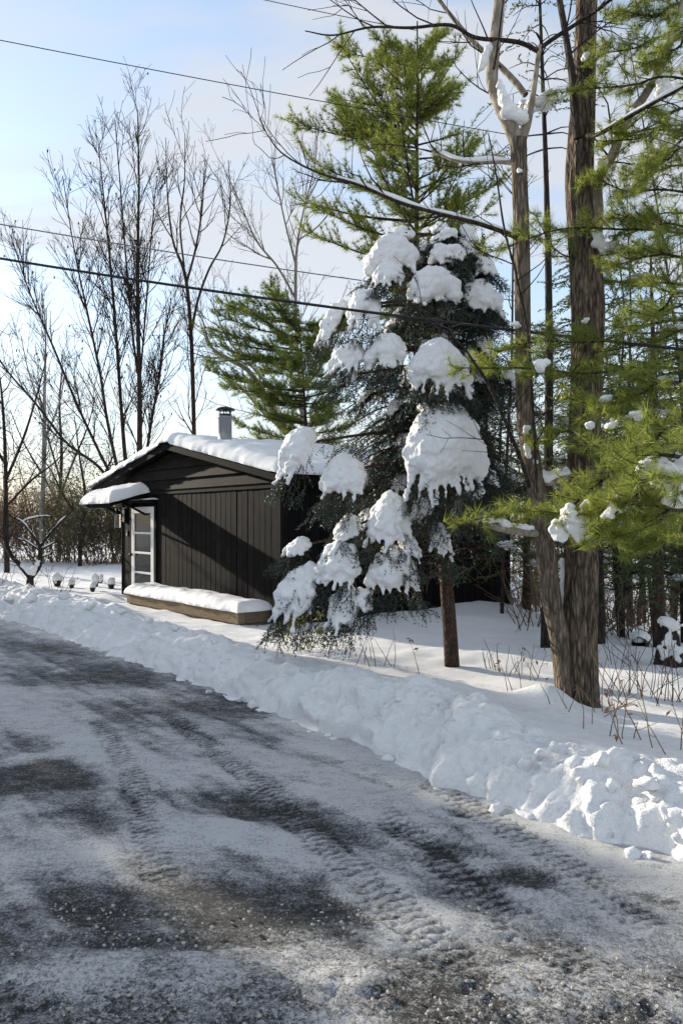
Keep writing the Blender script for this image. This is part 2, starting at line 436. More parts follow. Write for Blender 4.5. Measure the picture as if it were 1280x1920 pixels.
# ploughed snow bank
BANK_C = lambda L: np.interp(L, [0, 8, 15.5, 18, 21, 23.5, 26, 30], [0.8, 0.8, 0.72, 0.62, 0.46, 0.42, 0.40, 0.42])
BANK_H = lambda L: np.interp(L, [0, 8, 12, 15.5, 18, 20, 22, 23.5, 26, 30], [0.42, 0.40, 0.42, 0.38, 0.30, 0.31, 0.33, 0.34, 0.34, 0.34])
def bank_mesh():
    L = [2.0]
    tot = LEN[-1] - 3
    while L[-1] < tot:
        y = np.interp(L[-1], LEN, TOE[:, 1]); L.append(L[-1] + (0.018 if y < 6 else 0.034))
    L = np.array(L); W = np.concatenate([np.arange(-0.16, 1.1, 0.018), np.arange(1.1, 2.3, 0.06)])
    tx = np.stack([np.interp(L, LEN, TOE[:, i]) for i in (0, 1)], -1); nn = nz(np.stack([np.interp(L, LEN, NRM[:, i]) for i in (0, 1)], -1))
    LL, WW = np.meshgrid(L, W, indexing='ij')
    wob = 0.07 * fbm(LL * 0.9, 0, 0, 4, 21) + 0.05 * fbm(LL * 4.5, WW * 2, 0, 3, 23)
    c = BANK_C(LL); H = BANK_H(LL) * (1 + 0.22 * fbm(LL * 1.6, 3.3, 0, 3, 22))
    w = (WW + wob) / c
    rise = np.where(w < 0, 0.55 * w, np.sin(np.pi / 2 * np.clip(w, 0, 1)) ** 0.85)
    fall = np.where(w > 1, np.exp(-((w - 1) / 0.75) ** 2), 1)
    gz = ground_z(tx[:, None, 0] + nn[:, None, 0] * WW, tx[:, None, 1] + nn[:, None, 1] * WW)
    back = np.maximum(gz, 0.02)
    z = np.where(w > 1, back + (H - back) * fall, H * rise)
    face = sstep(-0.10, 0.15, w) * sstep(2.0, 1.15, w)
    chunky = sstep(19.0, 22.5, LL) * 0.70 + 0.40 + 0.35 * sstep(15, 12, LL)
    wx, wy = .12 * fbm(LL * 3, WW * 3, 0, 3, 36), .12 * fbm(LL * 3, WW * 3, 5, 3, 37)
    b1 = lumps((LL + wx) / 0.42, (WW + wy) / 0.30, 31) * sstep(-.5, .5, fbm(LL * 1.1, WW * 2, 0, 2, 38)); b2 = lumps((LL + wx) / 0.17, (WW + wy) / 0.15, 32) * sstep(-.4, .5, fbm(LL * 2.3, WW * 3, 2, 2, 39)); b3 = lumps((LL + wx * .5) / 0.075, (WW + wy * .5) / 0.07, 33) * sstep(-.5, .3, fbm(LL * 4, WW * 4, 2, 2, 40))
    disp = face * chunky * (0.095 * b1 + 0.060 * b2 + 0.034 * b3) + face * (0.040 * fbm(LL * 4, WW * 4, 0, 5, 34, .6) + 0.020 * fbm(LL * 15, WW * 15, 0, 4, 35, .65))
    small = sstep(0.35, -0.12, w) * sstep(-0.16 / 0.4, -0.1, w) * (0.05 * b2 * (h3(np.floor(LL / 0.14), np.floor(WW / 0.12), LL * 0, 4) > 0.55))
    z = z + 0.75 * disp + small - 0.045 * face * chunky
    out = -0.75 * disp * sstep(1.3, 0.6, w)
    X = tx[:, None, 0] + nn[:, None, 0] * (WW + out); Y = tx[:, None, 1] + nn[:, None, 1] * (WW + out)
    e = sstep(2.25, 1.7, WW)
    z = np.where(WW > 1.5, (gz - 0.03) * (1 - e) + np.maximum(z, gz - 0.03) * e, z)
    z[:, 0] = -0.06
    return MB().grid(np.stack([X, Y, z], -1))
def m_bank():
    m = Mat('ploughed_snow'); c = m.coord()
    a = m.noise(c, 7, 5); b = m.noise(c, 40, 4); k = m.noise(c, 200, 2)
    h = m.math('ADD', m.math('MULTIPLY', a, 0.4), m.math('ADD', m.math('MULTIPLY', b, 0.45), m.math('MULTIPLY', k, 0.15)))
    dirt = m.ramp(m.noise(c, 2.6, 5, 0.6), [(0.64, (0, 0, 0)), (0.76, (1, 1, 1))])
    col = m.mix(m.math('MULTIPLY', dirt, 0.45), (0.84, 0.84, 0.845), (0.55, 0.47, 0.36))
    return m.p(Base_Color=col, Roughness=0.75, Specular_IOR_Level=0.3, Normal=m.bump(h, 0.85, 0.045))
BANKM = m_bank()
bank = part('snow_bank', bank_mesh(), BANKM); bank['kind'] = 'structure'; bank['label'] = 'lumpy bank of ploughed snow along the driveway edge'

# icy driveway with tyre tracks
def roadpt(x, y): D = CAMZ * FPX / (y - HOR); return np.array([(x - 640) / FPX * D, D])
def poly_d(X, Y, pts, n=60):
    p = catmull(pts, n); T = nz(np.gradient(p, axis=0)); l = np.concatenate([[0], np.cumsum(np.linalg.norm(np.diff(p, axis=0), axis=1))])
    best = np.full(X.shape, 1e9); al = np.zeros(X.shape); ac = np.zeros(X.shape)
    for i in range(n):
        dx, dy = X - p[i, 0], Y - p[i, 1]; d = np.hypot(dx, dy); k = d < best
        best = np.where(k, d, best)
        a = dx * T[i, 0] + dy * T[i, 1]; s = -dx * T[i, 1] + dy * T[i, 0]
        al = np.where(k, l[i] + a, al); ac = np.where(k, s, ac)
    inside = (al > 0) & (al < l[-1])
    return np.where(inside, np.abs(ac), best), al, ac
def driveway():
    xs = np.unique(np.concatenate([spread(-2.6, 2.4, 0.020, -2.6, 6.0, 1.1), np.arange(-6.8, -2.6, .032), spread(-6.8, -6.7, .05, -40, -6.8, 1.12)])); ys = [1.3]
    while ys[-1] < 26: ys.append(ys[-1] + max(0.013, 0.0052 * ys[-1]))
    ys = np.array([-12, -8, -5, -3, -1.5, -0.5, 0.2, 0.8, 1.1] + ys)
    X, Y = np.meshgrid(xs, ys, indexing='ij')
    d, al = toe_dist(X, Y)
    ca, sa = math.cos(R(-50)), math.sin(R(-50))
    U, V = X * ca + Y * sa, -X * sa + Y * ca         # along / across the driving direction
    cov = 0.69 + 0.24 * fbm(U * 0.55, V * 1.7, 0, 5, 41) + 0.15 * fbm(U * 1.2, V * 6.5, 0, 5, 42, .6) + 0.11 * fbm(U * 1.5, V * 22, 0, 3, 58, .6) + 0.10 * fbm(X * 5, Y * 5, 0, 5, 43, .65)
    for (px, py, hw, hh, a) in [(90, 1455, 130, 32, -.55), (300, 1515, 210, 42, -.42), (360, 1690, 210, 62, -.50), (120, 1715, 150, 50, -.22), (640, 1715, 110, 50, -.42),
                                (300, 1262, 230, 26, -.38), (470, 1325, 150, 20, -.42), (140, 1215, 140, 14, -.12), (700, 1565, 150, 26, -.32), (845, 1600, 90, 16, -.45), (985, 1650, 90, 18, -.42),
                                (1200, 1690, 110, 26, -.22), (870, 1530, 50, 10, -.4), (560, 1530, 90, 24, -.25), (620, 1650, 70, 22, -.35), (760, 1690, 60, 18, -.3), (40, 1460, 90, 24, -.3), (250, 1770, 230, 16, -.35), (430, 1300, 100, 12, -.2),
                                (220, 1600, 110, 30, .26), (60, 1620, 90, 30, .18), (450, 1440, 120, 40, .16), (1100, 1620, 90, 26, .10), (880, 1740, 120, 30, .2), (520, 1640, 60, 20, .2), (150, 1300, 160, 16, .20)]:
        c = roadpt(px, py); rx = hw / FPX * c[1]; ry = hh * c[1] ** 2 / (CAMZ * FPX)
        q = ((X - c[0]) / rx) ** 2 + ((Y - c[1]) / ry) ** 2 + 0.5 * fbm(X * 2.2, Y * 2.2, 0, 4, 44)
        cov = cov + (1.35 if a < 0 else 1.25) * a * np.exp(-np.maximum(q, 0) ** 1.5)
    for pts, w, a in [([(-80, 1290), (60, 1318), (190, 1390), (270, 1470), (330, 1560)], 0.24, .34), ([(400, 1555), (540, 1590), (680, 1660), (800, 1745)], 0.13, .62), ([(-60, 1330), (90, 1370), (200, 1420)], .16, .25), ([(640, 1395), (820, 1490), (1000, 1610), (1200, 1750)], .05, .30), ([(560, 1480), (660, 1520), (780, 1600)], .06, .34),
                      ([(430, 1400), (560, 1440), (690, 1490), (800, 1560)], 0.10, .34), ([(560, 1400), (700, 1440), (800, 1500)], 0.07, .22), ([(-40, 1440), (60, 1425), (160, 1410)], 0.08, .30)]:
        dd, _, _ = poly_d(X, Y, [roadpt(*p) for p in pts])
        cov = cov + 1.15 * a * np.exp(-(dd / (w * 1.1)) ** 4 * np.clip(1 + 0.7 * fbm(X * 6, Y * 6, 0, 4, 45), .25, 2))
    cov = cov + 0.35 * np.exp(-((d + 0.02) / 0.22) ** 2)                        # spill at the toe of the bank
    near = sstep(2.72, 2.45, Y + 0.10 * fbm(X * 2, Y * 2, 0, 3, 46))
    cov = cov * (1 - near) + near * (0.60 + 0.28 * fbm(X * 3.2, Y * 3.2, 0, 4, 47))
    for pts, w in [([(-80, 1275), (60, 1310), (190, 1390), (270, 1480), (330, 1580), (420, 1720), (480, 1840)], .10), ([(60, 1250), (260, 1330), (420, 1420), (560, 1540), (680, 1680)], .10), ([(330, 1290), (520, 1380), (700, 1480), (900, 1620), (1080, 1780)], .10), ([(480, 1330), (700, 1420), (900, 1530), (1150, 1700)], .09)]:
        dd, a1, s1 = poly_d(X, Y, [roadpt(*p) for p in pts])
        k = sstep(w, w * .75, dd) * sstep(-.6, .3, fbm(a1 * 1.2, s1 * 3, 0, 3, 59))
        cov = cov + k * (.10 * np.sin(s1 / .034 * 2 * np.pi) + .05) - .18 * np.exp(-((dd - w) / .018) ** 2) * sstep(-.3, .4, fbm(a1 * 2, 1, 0, 3, 60))
    cov = .61 + .43 * np.tanh((cov - .62) * 3.2)
    tread = np.zeros(X.shape); tal = np.zeros(X.shape); tac = np.zeros(X.shape)
    for pts, w in [([(500, 1480), (600, 1580), (720, 1690), (840, 1800)], 0.11), ([(610, 1440), (760, 1560), (900, 1680), (1060, 1800)], 0.11), ([(180, 1350), (240, 1440), (270, 1540), (300, 1640)], 0.09), ([(300, 1330), (420, 1420), (520, 1520)], 0.10), ([(820, 1480), (1000, 1590), (1200, 1730)], 0.11)]:
        dd, a1, s1 = poly_d(X, Y, [roadpt(*p) for p in pts])
        k = sstep(w, w * 0.8, dd + 0.012 * fbm(X * 9, Y * 9, 0, 2, 48)) * sstep(-0.9, -0.2, fbm(X * 1.3, Y * 1.3, 0, 3, 49))
        b = k > tread; tread = np.where(b, k, tread); tal = np.where(b, a1, tal); tac = np.where(b, s1, tac)
    cov = np.where(tread > 0.01, cov * (1 - 0.2 * tread) + tread * 0.08, cov)
    Z = 0.030 * np.clip(cov, 0, 1.2) - 0.012 + 0.006 * fbm(X * 7, Y * 7, 0, 3, 51) + near * 0.010 * fbm(X * 16, Y * 16, 0, 3, 52) + 0.012 * near
    vl = np.arange(X.size); pit = 0.5 + 0.5 * np.sin(tal / 0.055 * 2 * np.pi + 2.2 * np.sign(np.sin(tac / 0.06 * np.pi))) * np.sign(np.sin(tac / 0.055 * np.pi * 1.0) + 0.2)
    tread = tread * sstep(-1.1, -.3, fbm(X * 5, Y * 5, 0, 3, 57))
    Z = Z - 0.0045 * tread * (pit > 0.55)
    cov = cov - 0.34 * tread * (pit > 0.62)
    Z = np.where((np.abs(X) > 8) | (Y > 16) | (Y < 1), 0.0, Z)
    Z = np.where(d > 0.22, -0.03 - 0.2 * np.clip(d - 0.22, 0, 1), Z)
    mb = MB().grid(np.stack([X, Y, Z], -1))
    # keep only quads on the road side of the bank
    f = mb.q[0]; dm = d.ravel()[f].max(1); mb.q[0] = f[dm < 0.6]
    me = mb.mesh('driveway')
    for nme, arr in (('cover', cov), ('near_grit', near)):
        at = me.attributes.new(nme, 'FLOAT', 'POINT'); at.data.foreach_set('value', arr.ravel().astype(np.float32))
    return me
def m_drive():
    m = Mat('icy_asphalt'); c = m.coord(); cov = m.attr('cover'); near = m.attr('near_grit')
    cs = m.coord((0.45, 1.0, 1.0), rot=(0, 0, R(50)))
    f0 = m.noise(cs, 5.5, 6, 0.68, 0.6); f1 = m.noise(cs, 19, 6, 0.72, 0.4); f2 = m.noise(c, 62, 5, 0.78); f3 = m.noise(c, 190, 3, 0.8)
    def cen(v, k): return m.math('MULTIPLY', m.math('SUBTRACT', v, 0.5), k)
    fine = m.math('ADD', m.math('ADD', cen(f0, 0.75), cen(f1, 1.15)), m.math('ADD', cen(f2, 1.9), cen(f3, 1.5)))
    cl = m.math('ADD', m.math('MULTIPLY', m.n('ShaderNodeSeparateColor', {0: m.vor(c, 46, 1)}).outputs[0], .5), m.math('MULTIPLY', m.n('ShaderNodeSeparateColor', {0: m.vor(c, 120, 1)}).outputs[0], .5))
    dome = m.math('SUBTRACT', 1.0, m.vor(c, 70))
    fine = m.math('ADD', fine, cen(cl, m.math('ADD', m.math('MULTIPLY', near, 0.55), 0.10)))
    t = m.math('ADD', cov, fine)
    agg = m.noise(c, 300, 2)
    asphalt = m.mix(agg, (0.006, 0.006, 0.007), (0.030, 0.030, 0.032))
    icec = m.ramp(t, [(0.18, (0.02, 0.02, 0.021)), (0.36, (0.12, 0.12, 0.122)), (0.56, (0.30, 0.302, 0.308)), (0.80, (0.55, 0.55, 0.552)), (1.0, (0.80, 0.80, 0.80))])
    col = m.mix(m.ramp(t, [(0.10, (0, 0, 0)), (0.26, (1, 1, 1))]), asphalt, icec)
    sp = m.ramp(m.vor(c, 95), [(0.09, (1, 1, 1)), (0.15, (0, 0, 0))])
    col = m.mix(m.math('MULTIPLY', sp, m.ramp(m.noise(c, 6, 3), [(0.48, (0, 0, 0)), (0.6, (0.8, 0.8, 0.8))])), col, (0.62, 0.63, 0.65))
    dk = m.ramp(m.vor(c, 40), [(0.10, (1, 1, 1)), (0.16, (0, 0, 0))])
    col = m.mix(m.math('MULTIPLY', dk, m.math('MULTIPLY', near, 0.85)), col, (0.015, 0.015, 0.015))
    rough = m.ramp(t, [(0.1, (0.62,) * 3), (0.40, (0.42,) * 3), (0.60, (0.5,) * 3), (0.85, (0.8,) * 3)])
    h = m.math('ADD', m.math('MULTIPLY', t, 0.7), m.math('MULTIPLY', dome, m.math('ADD', m.math('MULTIPLY', near, .5), .1)))
    return m.p(Base_Color=col, Roughness=rough, Specular_IOR_Level=0.4, Normal=m.bump(h, 0.8, 0.025))
dw = part('driveway', driveway(), m_drive()); dw['kind'] = 'structure'; dw['label'] = 'asphalt driveway glazed with ice, patchy snow and tyre tracks'

# ================================================================== CABIN
C0 = np.array([-0.846, 10.3, 0.0]); RZ = math.atan2(-.7516, .6596)
XA, YA = np.array([.6596, -.7516, 0]), np.array([.7516, .6596, 0])
def cw(x, y, z): return C0 + XA * x + YA * y + np.array([0, 0, z])
LG, LS = 5.32, 5.47                         # gable length, side length
cabin = thing('cabin', 'small black stained wooden cabin with snow on its low gable roof', 'cabin', C0, rz=RZ, local=True)
RS = 3.12
def roof_z(s): return np.where(s <= RS, 2.24 + (2.90 - 2.24) * s / RS, 2.90 - (2.90 - 2.24) * (s - RS) / 3.25)
core = MB().prism([(0, -0.25), (0, 2.2), (-RS, 2.86), (-LG, float(roof_z(LG)) - 0.04), (-LG, -0.25)], 0.012, LS)
o = part('wall', core, BLACK_TRIM, cabin, smooth=False); fix_normals(o.data)
DX0, DX1, DZ1 = -4.90, -3.90, 1.90           # door opening
x = -0.10; k = 0
while x > -LG + 0.05:
    w = min(0.152, x + LG); a, b = x - w + 0.005, x
    zb = DZ1 + 0.06 if (b > DX0 and a < DX1) else -0.1
    yy = -0.014 - 0.006 * rng.random()
    if b > DX0 and a < DX0 - 0.02: b2 = DX0 - 0.004; bpart('board', (a, yy, -0.1), (b2, 0.008, 2.08), BLACKWOOD_V, cabin)
    elif b > DX1 + 0.02 and a < DX1: bpart('board', (DX1 + 0.004, yy, -0.1), (b, 0.008, 2.08), BLACKWOOD_V, cabin)
    else: bpart('board', (a, yy, zb), (b, 0.008, 2.08), BLACKWOOD_V, cabin)
    x -= 0.155
bpart('frieze_board', (-LG + 0.01, -0.034, 2.084), (-0.002, 0.008, 2.16), BLACKWOOD_X, cabin)
bpart('corner_board', (-0.096, -0.036, -0.12), (-0.001, 0.006, 2.078), BLACKWOOD_V, cabin)
bpart('corner_board', (0.002, -0.03, -0.12), (0.030, 0.095, 2.2), BLACKWOOD_V, cabin)
bpart('corner_board', (-LG - 0.028, -0.03, -0.2), (-LG - 0.002, 0.10, 2.3), BLACKWOOD_V, cabin)
z = 2.164
while z < 2.84:
    z1 = min(z + 0.185, 2.87)
    def lim(zz):
        r = -(zz - 2.20) / (2.90 - 2.24) * RS; l = -RS - (2.86 - zz) / (2.90 - 2.24) * 3.25
        return min(r, -0.01), max(l, -LG)
    r0, l0 = lim(z); r1, l1 = lim(z1)
    v = np.array([[l0, -0.052, z], [r0, -0.052, z], [r1, -0.018, z1 - 0.006], [l1, -0.018, z1 - 0.006], [l0, 0.01, z], [r0, 0.01, z], [r1, 0.01, z1 - 0.006], [l1, 0.01, z1 - 0.006]])
    mb = MB(); mb.add(v, [[0, 1, 2, 3], [4, 7, 6, 5], [0, 4, 5, 1], [3, 2, 6, 7], [0, 3, 7, 4], [1, 5, 6, 2]])
    o = part('gable_board', mb, BLACKWOOD_X, cabin, smooth=False); fix_normals(o.data)
    z = z1
y = 0.10
while y < LS - 0.02:
    w = min(0.19, LS - y); bpart('side_board', (0.003, y, -0.1), (0.022 + 0.004 * rng.random(), y + w - 0.006, 2.19), BLACKWOOD_Y, cabin, 0.004); y += 0.195
bpart('side_sill', (0.0, 0.12, -0.22), (0.10, LS + 0.16, -0.06), BLACKWOOD_Y, cabin)
# roof slabs
FO, BO = -0.20, LS + 0.25
S0, S1 = -0.16, 6.42
mb = MB().prism([(-S0, float(roof_z(S0)) + 0.0), (-RS, 2.90), (-RS, 2.965), (-S0, float(roof_z(S0)) + 0.065)], FO, BO)
mb.prism([(-RS, 2.90), (-S1, float(roof_z(S1))), (-S1, float(roof_z(S1)) + 0.065), (-RS, 2.965)], FO, BO)
roof = part('roof', mb, BLACK_TRIM, cabin, smooth=False); fix_normals(roof.data)
for (sa_, sb_) in ((S0, RS - 0.002), (RS + 0.002, S1)):
    za, zb = float(roof_z(sa_)), float(roof_z(sb_))
    mb = MB().prism([(-sa_, za - 0.045), (-sb_, zb - 0.045), (-sb_, zb + 0.05), (-sa_, za + 0.05)], FO - 0.026, FO - 0.002)
    o = part('rake_board', mb, BLACK_TRIM, roof, smooth=False); fix_normals(o.data)
bpart('eave_board', (-S0 + 0.002, FO, float(roof_z(S0)) - 0.09), (-S0 + 0.026, BO, float(roof_z(S0)) + 0.05), BLACK_TRIM, roof)
def slab(basef, x0, x1, y0, y1, T, R_=0.13, step=0.04, amp=0.02, seed=0, skirt=0.012, bottom=True):
    """lying snow with rounded rims over the rectangle x0..x1, y0..y1"""
    def ax(a, b):
        n = max(4, int((b - a) / step)); m = np.linspace(a, b, n + 1)
        e = np.array([0.0, 0.004, 0.015, 0.035, 0.06, 0.09]) * R_ / 0.1
        return np.unique(np.concatenate([a + e, b - e, m[(m > a + R_) & (m < b - R_)]]))
    X, Y = np.meshgrid(ax(x0, x1), ax(y0, y1), indexing='ij')
    d = np.minimum(np.minimum(X - x0, x1 - X), np.minimum(Y - y0, y1 - Y))
    t = np.sqrt(np.clip(1 - (1 - np.clip(d / R_, 0, 1)) ** 2, 0, 1))
    B = basef(X, Y)
    n = fbm(X * 1.6 + seed, Y * 1.6, 0, 4, 61)
    Z = B + T * (0.25 + 0.75 * t) * (1 + 0.16 * n) + amp * fbm(X * 7, Y * 7, seed, 3, 62) * t
    bow = 0.025 * fbm(X * 4, Y * 4, seed, 3, 63) * (1 - t)
    cx, cy = (x0 + x1) / 2, (y0 + y1) / 2
    X2 = X + np.sign(X - cx) * (np.minimum(X - x0, x1 - X) < R_) * (bow + 0.03 * (1 - t)); Y2 = Y + np.sign(Y - cy) * (np.minimum(Y - y0, y1 - Y) < R_) * (bow + 0.03 * (1 - t))
    mb = MB().grid(np.stack([X2, Y2, Z], -1))
    a, b = X.shape
    per = [(i, 0) for i in range(a)] + [(a - 1, j) for j in range(1, b)] + [(i, b - 1) for i in range(a - 2, -1, -1)] + [(0, j) for j in range(b - 2, 0, -1)]
    pv = np.array([[X2[i, j], Y2[i, j], Z[i, j]] for i, j in per]); n_ = len(per)
    midz = np.array([B[i, j] + T * 0.12 for i, j in per]); mid = np.stack([pv[:, 0], pv[:, 1], midz], -1)
    out = np.stack([np.sign(pv[:, 0] - cx) * (np.minimum(pv[:, 0] - x0, x1 - pv[:, 0]) < 0.05), np.sign(pv[:, 1] - cy) * (np.minimum(pv[:, 1] - y0, y1 - pv[:, 1]) < 0.05)], -1) * 0.018
    mid[:, :2] += out * (0.5 + noise(pv[:, 0] * 9, pv[:, 1] * 9, seed)[:, None])
    low = np.stack([pv[:, 0], pv[:, 1], np.array([B[i, j] + 0.004 for i, j in per])], -1)
    k = np.arange(n_)
    q = np.vstack([np.stack([k, (k + 1) % n_, n_ + (k + 1) % n_, n_ + k], -1), np.stack([n_ + k, n_ + (k + 1) % n_, 2 * n_ + (k + 1) % n_, 2 * n_ + k], -1)])
    mb.add(np.vstack([pv, mid, low]), q)
    return mb
def merge(me):
    import bmesh
    b = bmesh.new(); b.from_mesh(me); bmesh.ops.remove_doubles(b, verts=b.verts, dist=1e-4); bmesh.ops.recalc_face_normals(b, faces=b.faces); b.to_mesh(me); b.free()
o = part('snow_cover', slab(lambda X, Y: np.where(np.abs(-X - RS) < 0.2, 2.965 - 0.1 * (X + RS) ** 2, roof_z(-X) + 0.065) + 0.005, -S1 - 0.02, -S0 + 0.03, FO - 0.03, BO, 0.19, 0.15, 0.05, 0.012), SNOW, roof); merge(o.data)
# chimney
CH = (-2.5, 0.6)
def lathe(mb, c, prof, n=28):
    a = np.arange(n) * 2 * np.pi / n
    V = np.array([[[c[0] + r * math.cos(t), c[1] + r * math.sin(t), zz] for t in a] for r, zz in prof])
    k = np.arange(n); i = np.arange(len(prof) - 1)[:, None] * n
    mb.add(V.reshape(-1, 3), np.stack([i + k, i + (k + 1) % n, i + n + (k + 1) % n, i + n + k], -1).reshape(-1, 4)); return mb
ch = part('chimney', lathe(MB(), CH, [(0.001, 2.70), (0.118, 2.70), (0.118, 2.96), (0.124, 2.97), (0.118, 2.98), (0.118, 3.40), (0.134, 3.405), (0.134, 3.44), (0.118, 3.445), (0.112, 3.48), (0.001, 3.48)]), GALV, cabin)
part('storm_collar', lathe(MB(), CH, [(0.12, 2.93), (0.165, 2.90), (0.165, 2.915), (0.12, 2.955)]), GALV, ch)
part('chimney_cap', lathe(MB(), CH, [(0.001, 3.535), (0.165, 3.545), (0.172, 3.555), (0.165, 3.57), (0.09, 3.60), (0.001, 3.615)]), DARK_METAL, ch)
for q in range(6):
    t = q * math.pi / 3 + 0.3; px_, py_ = CH[0] + 0.105 * math.cos(t), CH[1] + 0.105 * math.sin(t)
    part('cap_strut', MB().tube([(px_, py_, 3.46), (px_, py_, 3.55)], 0.009, 5), DARK_METAL, ch)
# door (storm door in a white frame)
door = bpart('door', (DX0 + 0.03, 0.005, 0.0), (DX1 - 0.03, 0.03, DZ1 - 0.02), BLACK_TRIM, cabin)
fx0, fx1, fz0, fz1 = DX0 + 0.035, DX1 - 0.035, 0.02, DZ1 - 0.03
bpart('door_stile', (fx0, -0.045, fz0), (fx0 + 0.115, 0.004, fz1), WHITE_PAINT, door)
bpart('door_stile', (fx1 - 0.115, -0.045, fz0), (fx1, 0.004, fz1), WHITE_PAINT, door)
bpart('door_rail', (fx0 + 0.117, -0.043, fz1 - 0.12), (fx1 - 0.117, 0.004, fz1), WHITE_PAINT, door)
bpart('door_rail', (fx0 + 0.117, -0.043, fz0), (fx1 - 0.117, 0.004, fz0 + 0.22), WHITE_PAINT, door)
zs = np.linspace(fz0 + 0.22, fz1 - 0.12, 5)
for i in range(4):
    bpart('pane', (fx0 + 0.116, -0.022, zs[i] + 0.002), (fx1 - 0.116, -0.016, zs[i + 1] - 0.002), GLASS, door, 0.001)
    if i: bpart('glazing_bar', (fx0 + 0.117, -0.042, zs[i] - 0.02), (fx1 - 0.117, -0.024, zs[i] + 0.02), WHITE_PAINT, door)
part('door_knob', MB().ball((fx0 + 0.035, -0.075, 0.95), 0.034), DARK_METAL, door)
part('knob_plate', MB().tube([(fx0 + 0.035, -0.044, 0.95), (fx0 + 0.035, -0.062, 0.95)], 0.02, 10), DARK_METAL, door)
bpart('door_trim', (DX1 - 0.026, -0.04, -0.05), (DX1 + 0.05, -0.021, DZ1 + 0.04), BLACK_TRIM, cabin)
bpart('door_trim', (DX0 - 0.05, -0.04, -0.05), (DX0 + 0.03, -0.021, DZ1 + 0.04), BLACK_TRIM, cabin)
hood = bpart('door_hood', (DX0 - 0.06, -0.12, DZ1 + 0.05), (DX1 + 0.06, -0.021, DZ1 + 0.09), BLACK_TRIM, cabin)
o = part('snow_cover', slab(lambda X, Y: X * 0 + DZ1 + 0.092, DX0 - 0.05, DX1 + 0.05, -0.115, -0.03, 0.03, 0.04, 0.04, 0.01, 3), SNOW, hood); merge(o.data)
# little roof over the door
PX0, PX1, PD = -5.42, -4.16, 0.74
def porch_z(Y): return 2.10 + 0.30 * Y
v = np.array([[xx, yy, float(porch_z(yy)) + dz] for xx in (PX0, PX1) for yy in (-PD, -0.056) for dz in (0, 0.05)])
mb = MB(); mb.add(v, [[0, 1, 3, 2], [4, 6, 7, 5], [0, 4, 5, 1], [2, 3, 7, 6], [0, 2, 6, 4], [1, 5, 7, 3]])
porch = part('porch_roof', mb, BLACK_TRIM, cabin, smooth=False); fix_normals(porch.data)
bpart('porch_fascia', (PX0, -PD - 0.024, float(porch_z(-PD)) - 0.03), (PX1, -PD - 0.002, float(porch_z(-PD)) + 0.052), BLACK_TRIM, porch)
for xx in (PX0 + 0.08, PX1 - 0.12):
    part('porch_bracket', MB().tube([(xx, -0.03, 1.72), (xx, -0.5, 1.955)], 0.022, 4), BLACK_TRIM, porch)
o = part('snow_cover', slab(lambda X, Y: porch_z(Y) + 0.055, PX0 - 0.02, PX1 + 0.01, -PD - 0.05, -0.07, 0.20, 0.11, 0.035, 0.012, 9), SNOW, porch); merge(o.data)
# lantern and bell
LX, LY, LZ = -5.22, -0.17, 1.60
lan = part('wall_lantern', MB().box((LX - 0.05, -0.05, LZ - 0.02), (LX + 0.05, -0.021, LZ + 0.26), bev=0.004), DARK_METAL, cabin, smooth=False); fix_normals(lan.data)
part('lantern_arm', MB().tube([(LX, -0.04, LZ + 0.22), (LX, -0.11, LZ + 0.27), (LX, LY, LZ + 0.20)], 0.010, 6), DARK_METAL, lan)
part('lantern_top', lathe(MB(), (LX, LY), [(0.012, LZ + 0.23), (0.03, LZ + 0.20), (0.085, LZ + 0.15), (0.085, LZ + 0.135), (0.001, LZ + 0.135)], 8), DARK_METAL, lan, smooth=False)
part('lantern_base', lathe(MB(), (LX, LY), [(0.001, LZ - 0.155), (0.07, LZ - 0.155), (0.075, LZ - 0.14), (0.001, LZ - 0.13)], 8), DARK_METAL, lan, smooth=False)
for sx in (-1, 1):
    for sy in (-1, 1):
        part('lantern_bar', MB().tube([(LX + sx * 0.05, LY + sy * 0.05, LZ - 0.14), (LX + sx * 0.062, LY + sy * 0.062, LZ + 0.14)], 0.007, 4), DARK_METAL, lan)
o = bpart('lantern_glass', (LX - 0.047, LY - 0.047, LZ - 0.13), (LX + 0.047, LY + 0.047, LZ + 0.133), LGLASS, lan, 0.002)
bell = bpart('doorbell', (DX0 - 0.20, -0.045, 1.30), (DX0 - 0.14, -0.021, 1.42), DARK_METAL, cabin)
bpart('bell_button', (DX0 - 0.188, -0.05, 1.315), (DX0 - 0.152, -0.0455, 1.36), WHITE_PAINT, bell, 0.002)

# planter of stacked timbers along the gable wall
pl = thing('planter_box', 'long planter of weathered timbers heaped with snow against the cabin wall', 'planter', C0, rz=RZ, local=True)
PA, PB, PW = -3.86, -0.24, 0.60
for zi, (za, zb) in enumerate(((-0.03, 0.135), (0.14, 0.315))):
    e = 0.05 if zi == 0 else 0.0
    bpart('front_timber', (PA, -PW + e * 0.8, za), (PB - e * 0.6, -PW + 0.13 + e * 0.8, zb), TIMBER_X, pl, 0.006)
    bpart('end_timber', (PB - 0.13 - e * 0.5, -PW + 0.135 + e, za), (PB - e * 0.5, -0.045, zb), TIMBER_Y, pl, 0.006)
    bpart('end_timber', (PA, -PW + 0.135 + e, za), (PA + 0.13, -0.045, zb), TIMBER_Y, pl, 0.006)
bpart('timber_post', (PB - 0.10, -0.14, -0.05), (PB + 0.012, -0.045, 0.312), TIMBER_Y, pl, 0.005)
o = part('snow_cover', slab(lambda X, Y: X * 0 + 0.30 - 0.10 * sstep(-0.6, -0.3, Y) * 0, PA + 0.0, PB + 0.0, -PW + 0.0, -0.045, 0.17, 0.17, 0.03, 0.012, 5), SNOW, pl); merge(o.data)

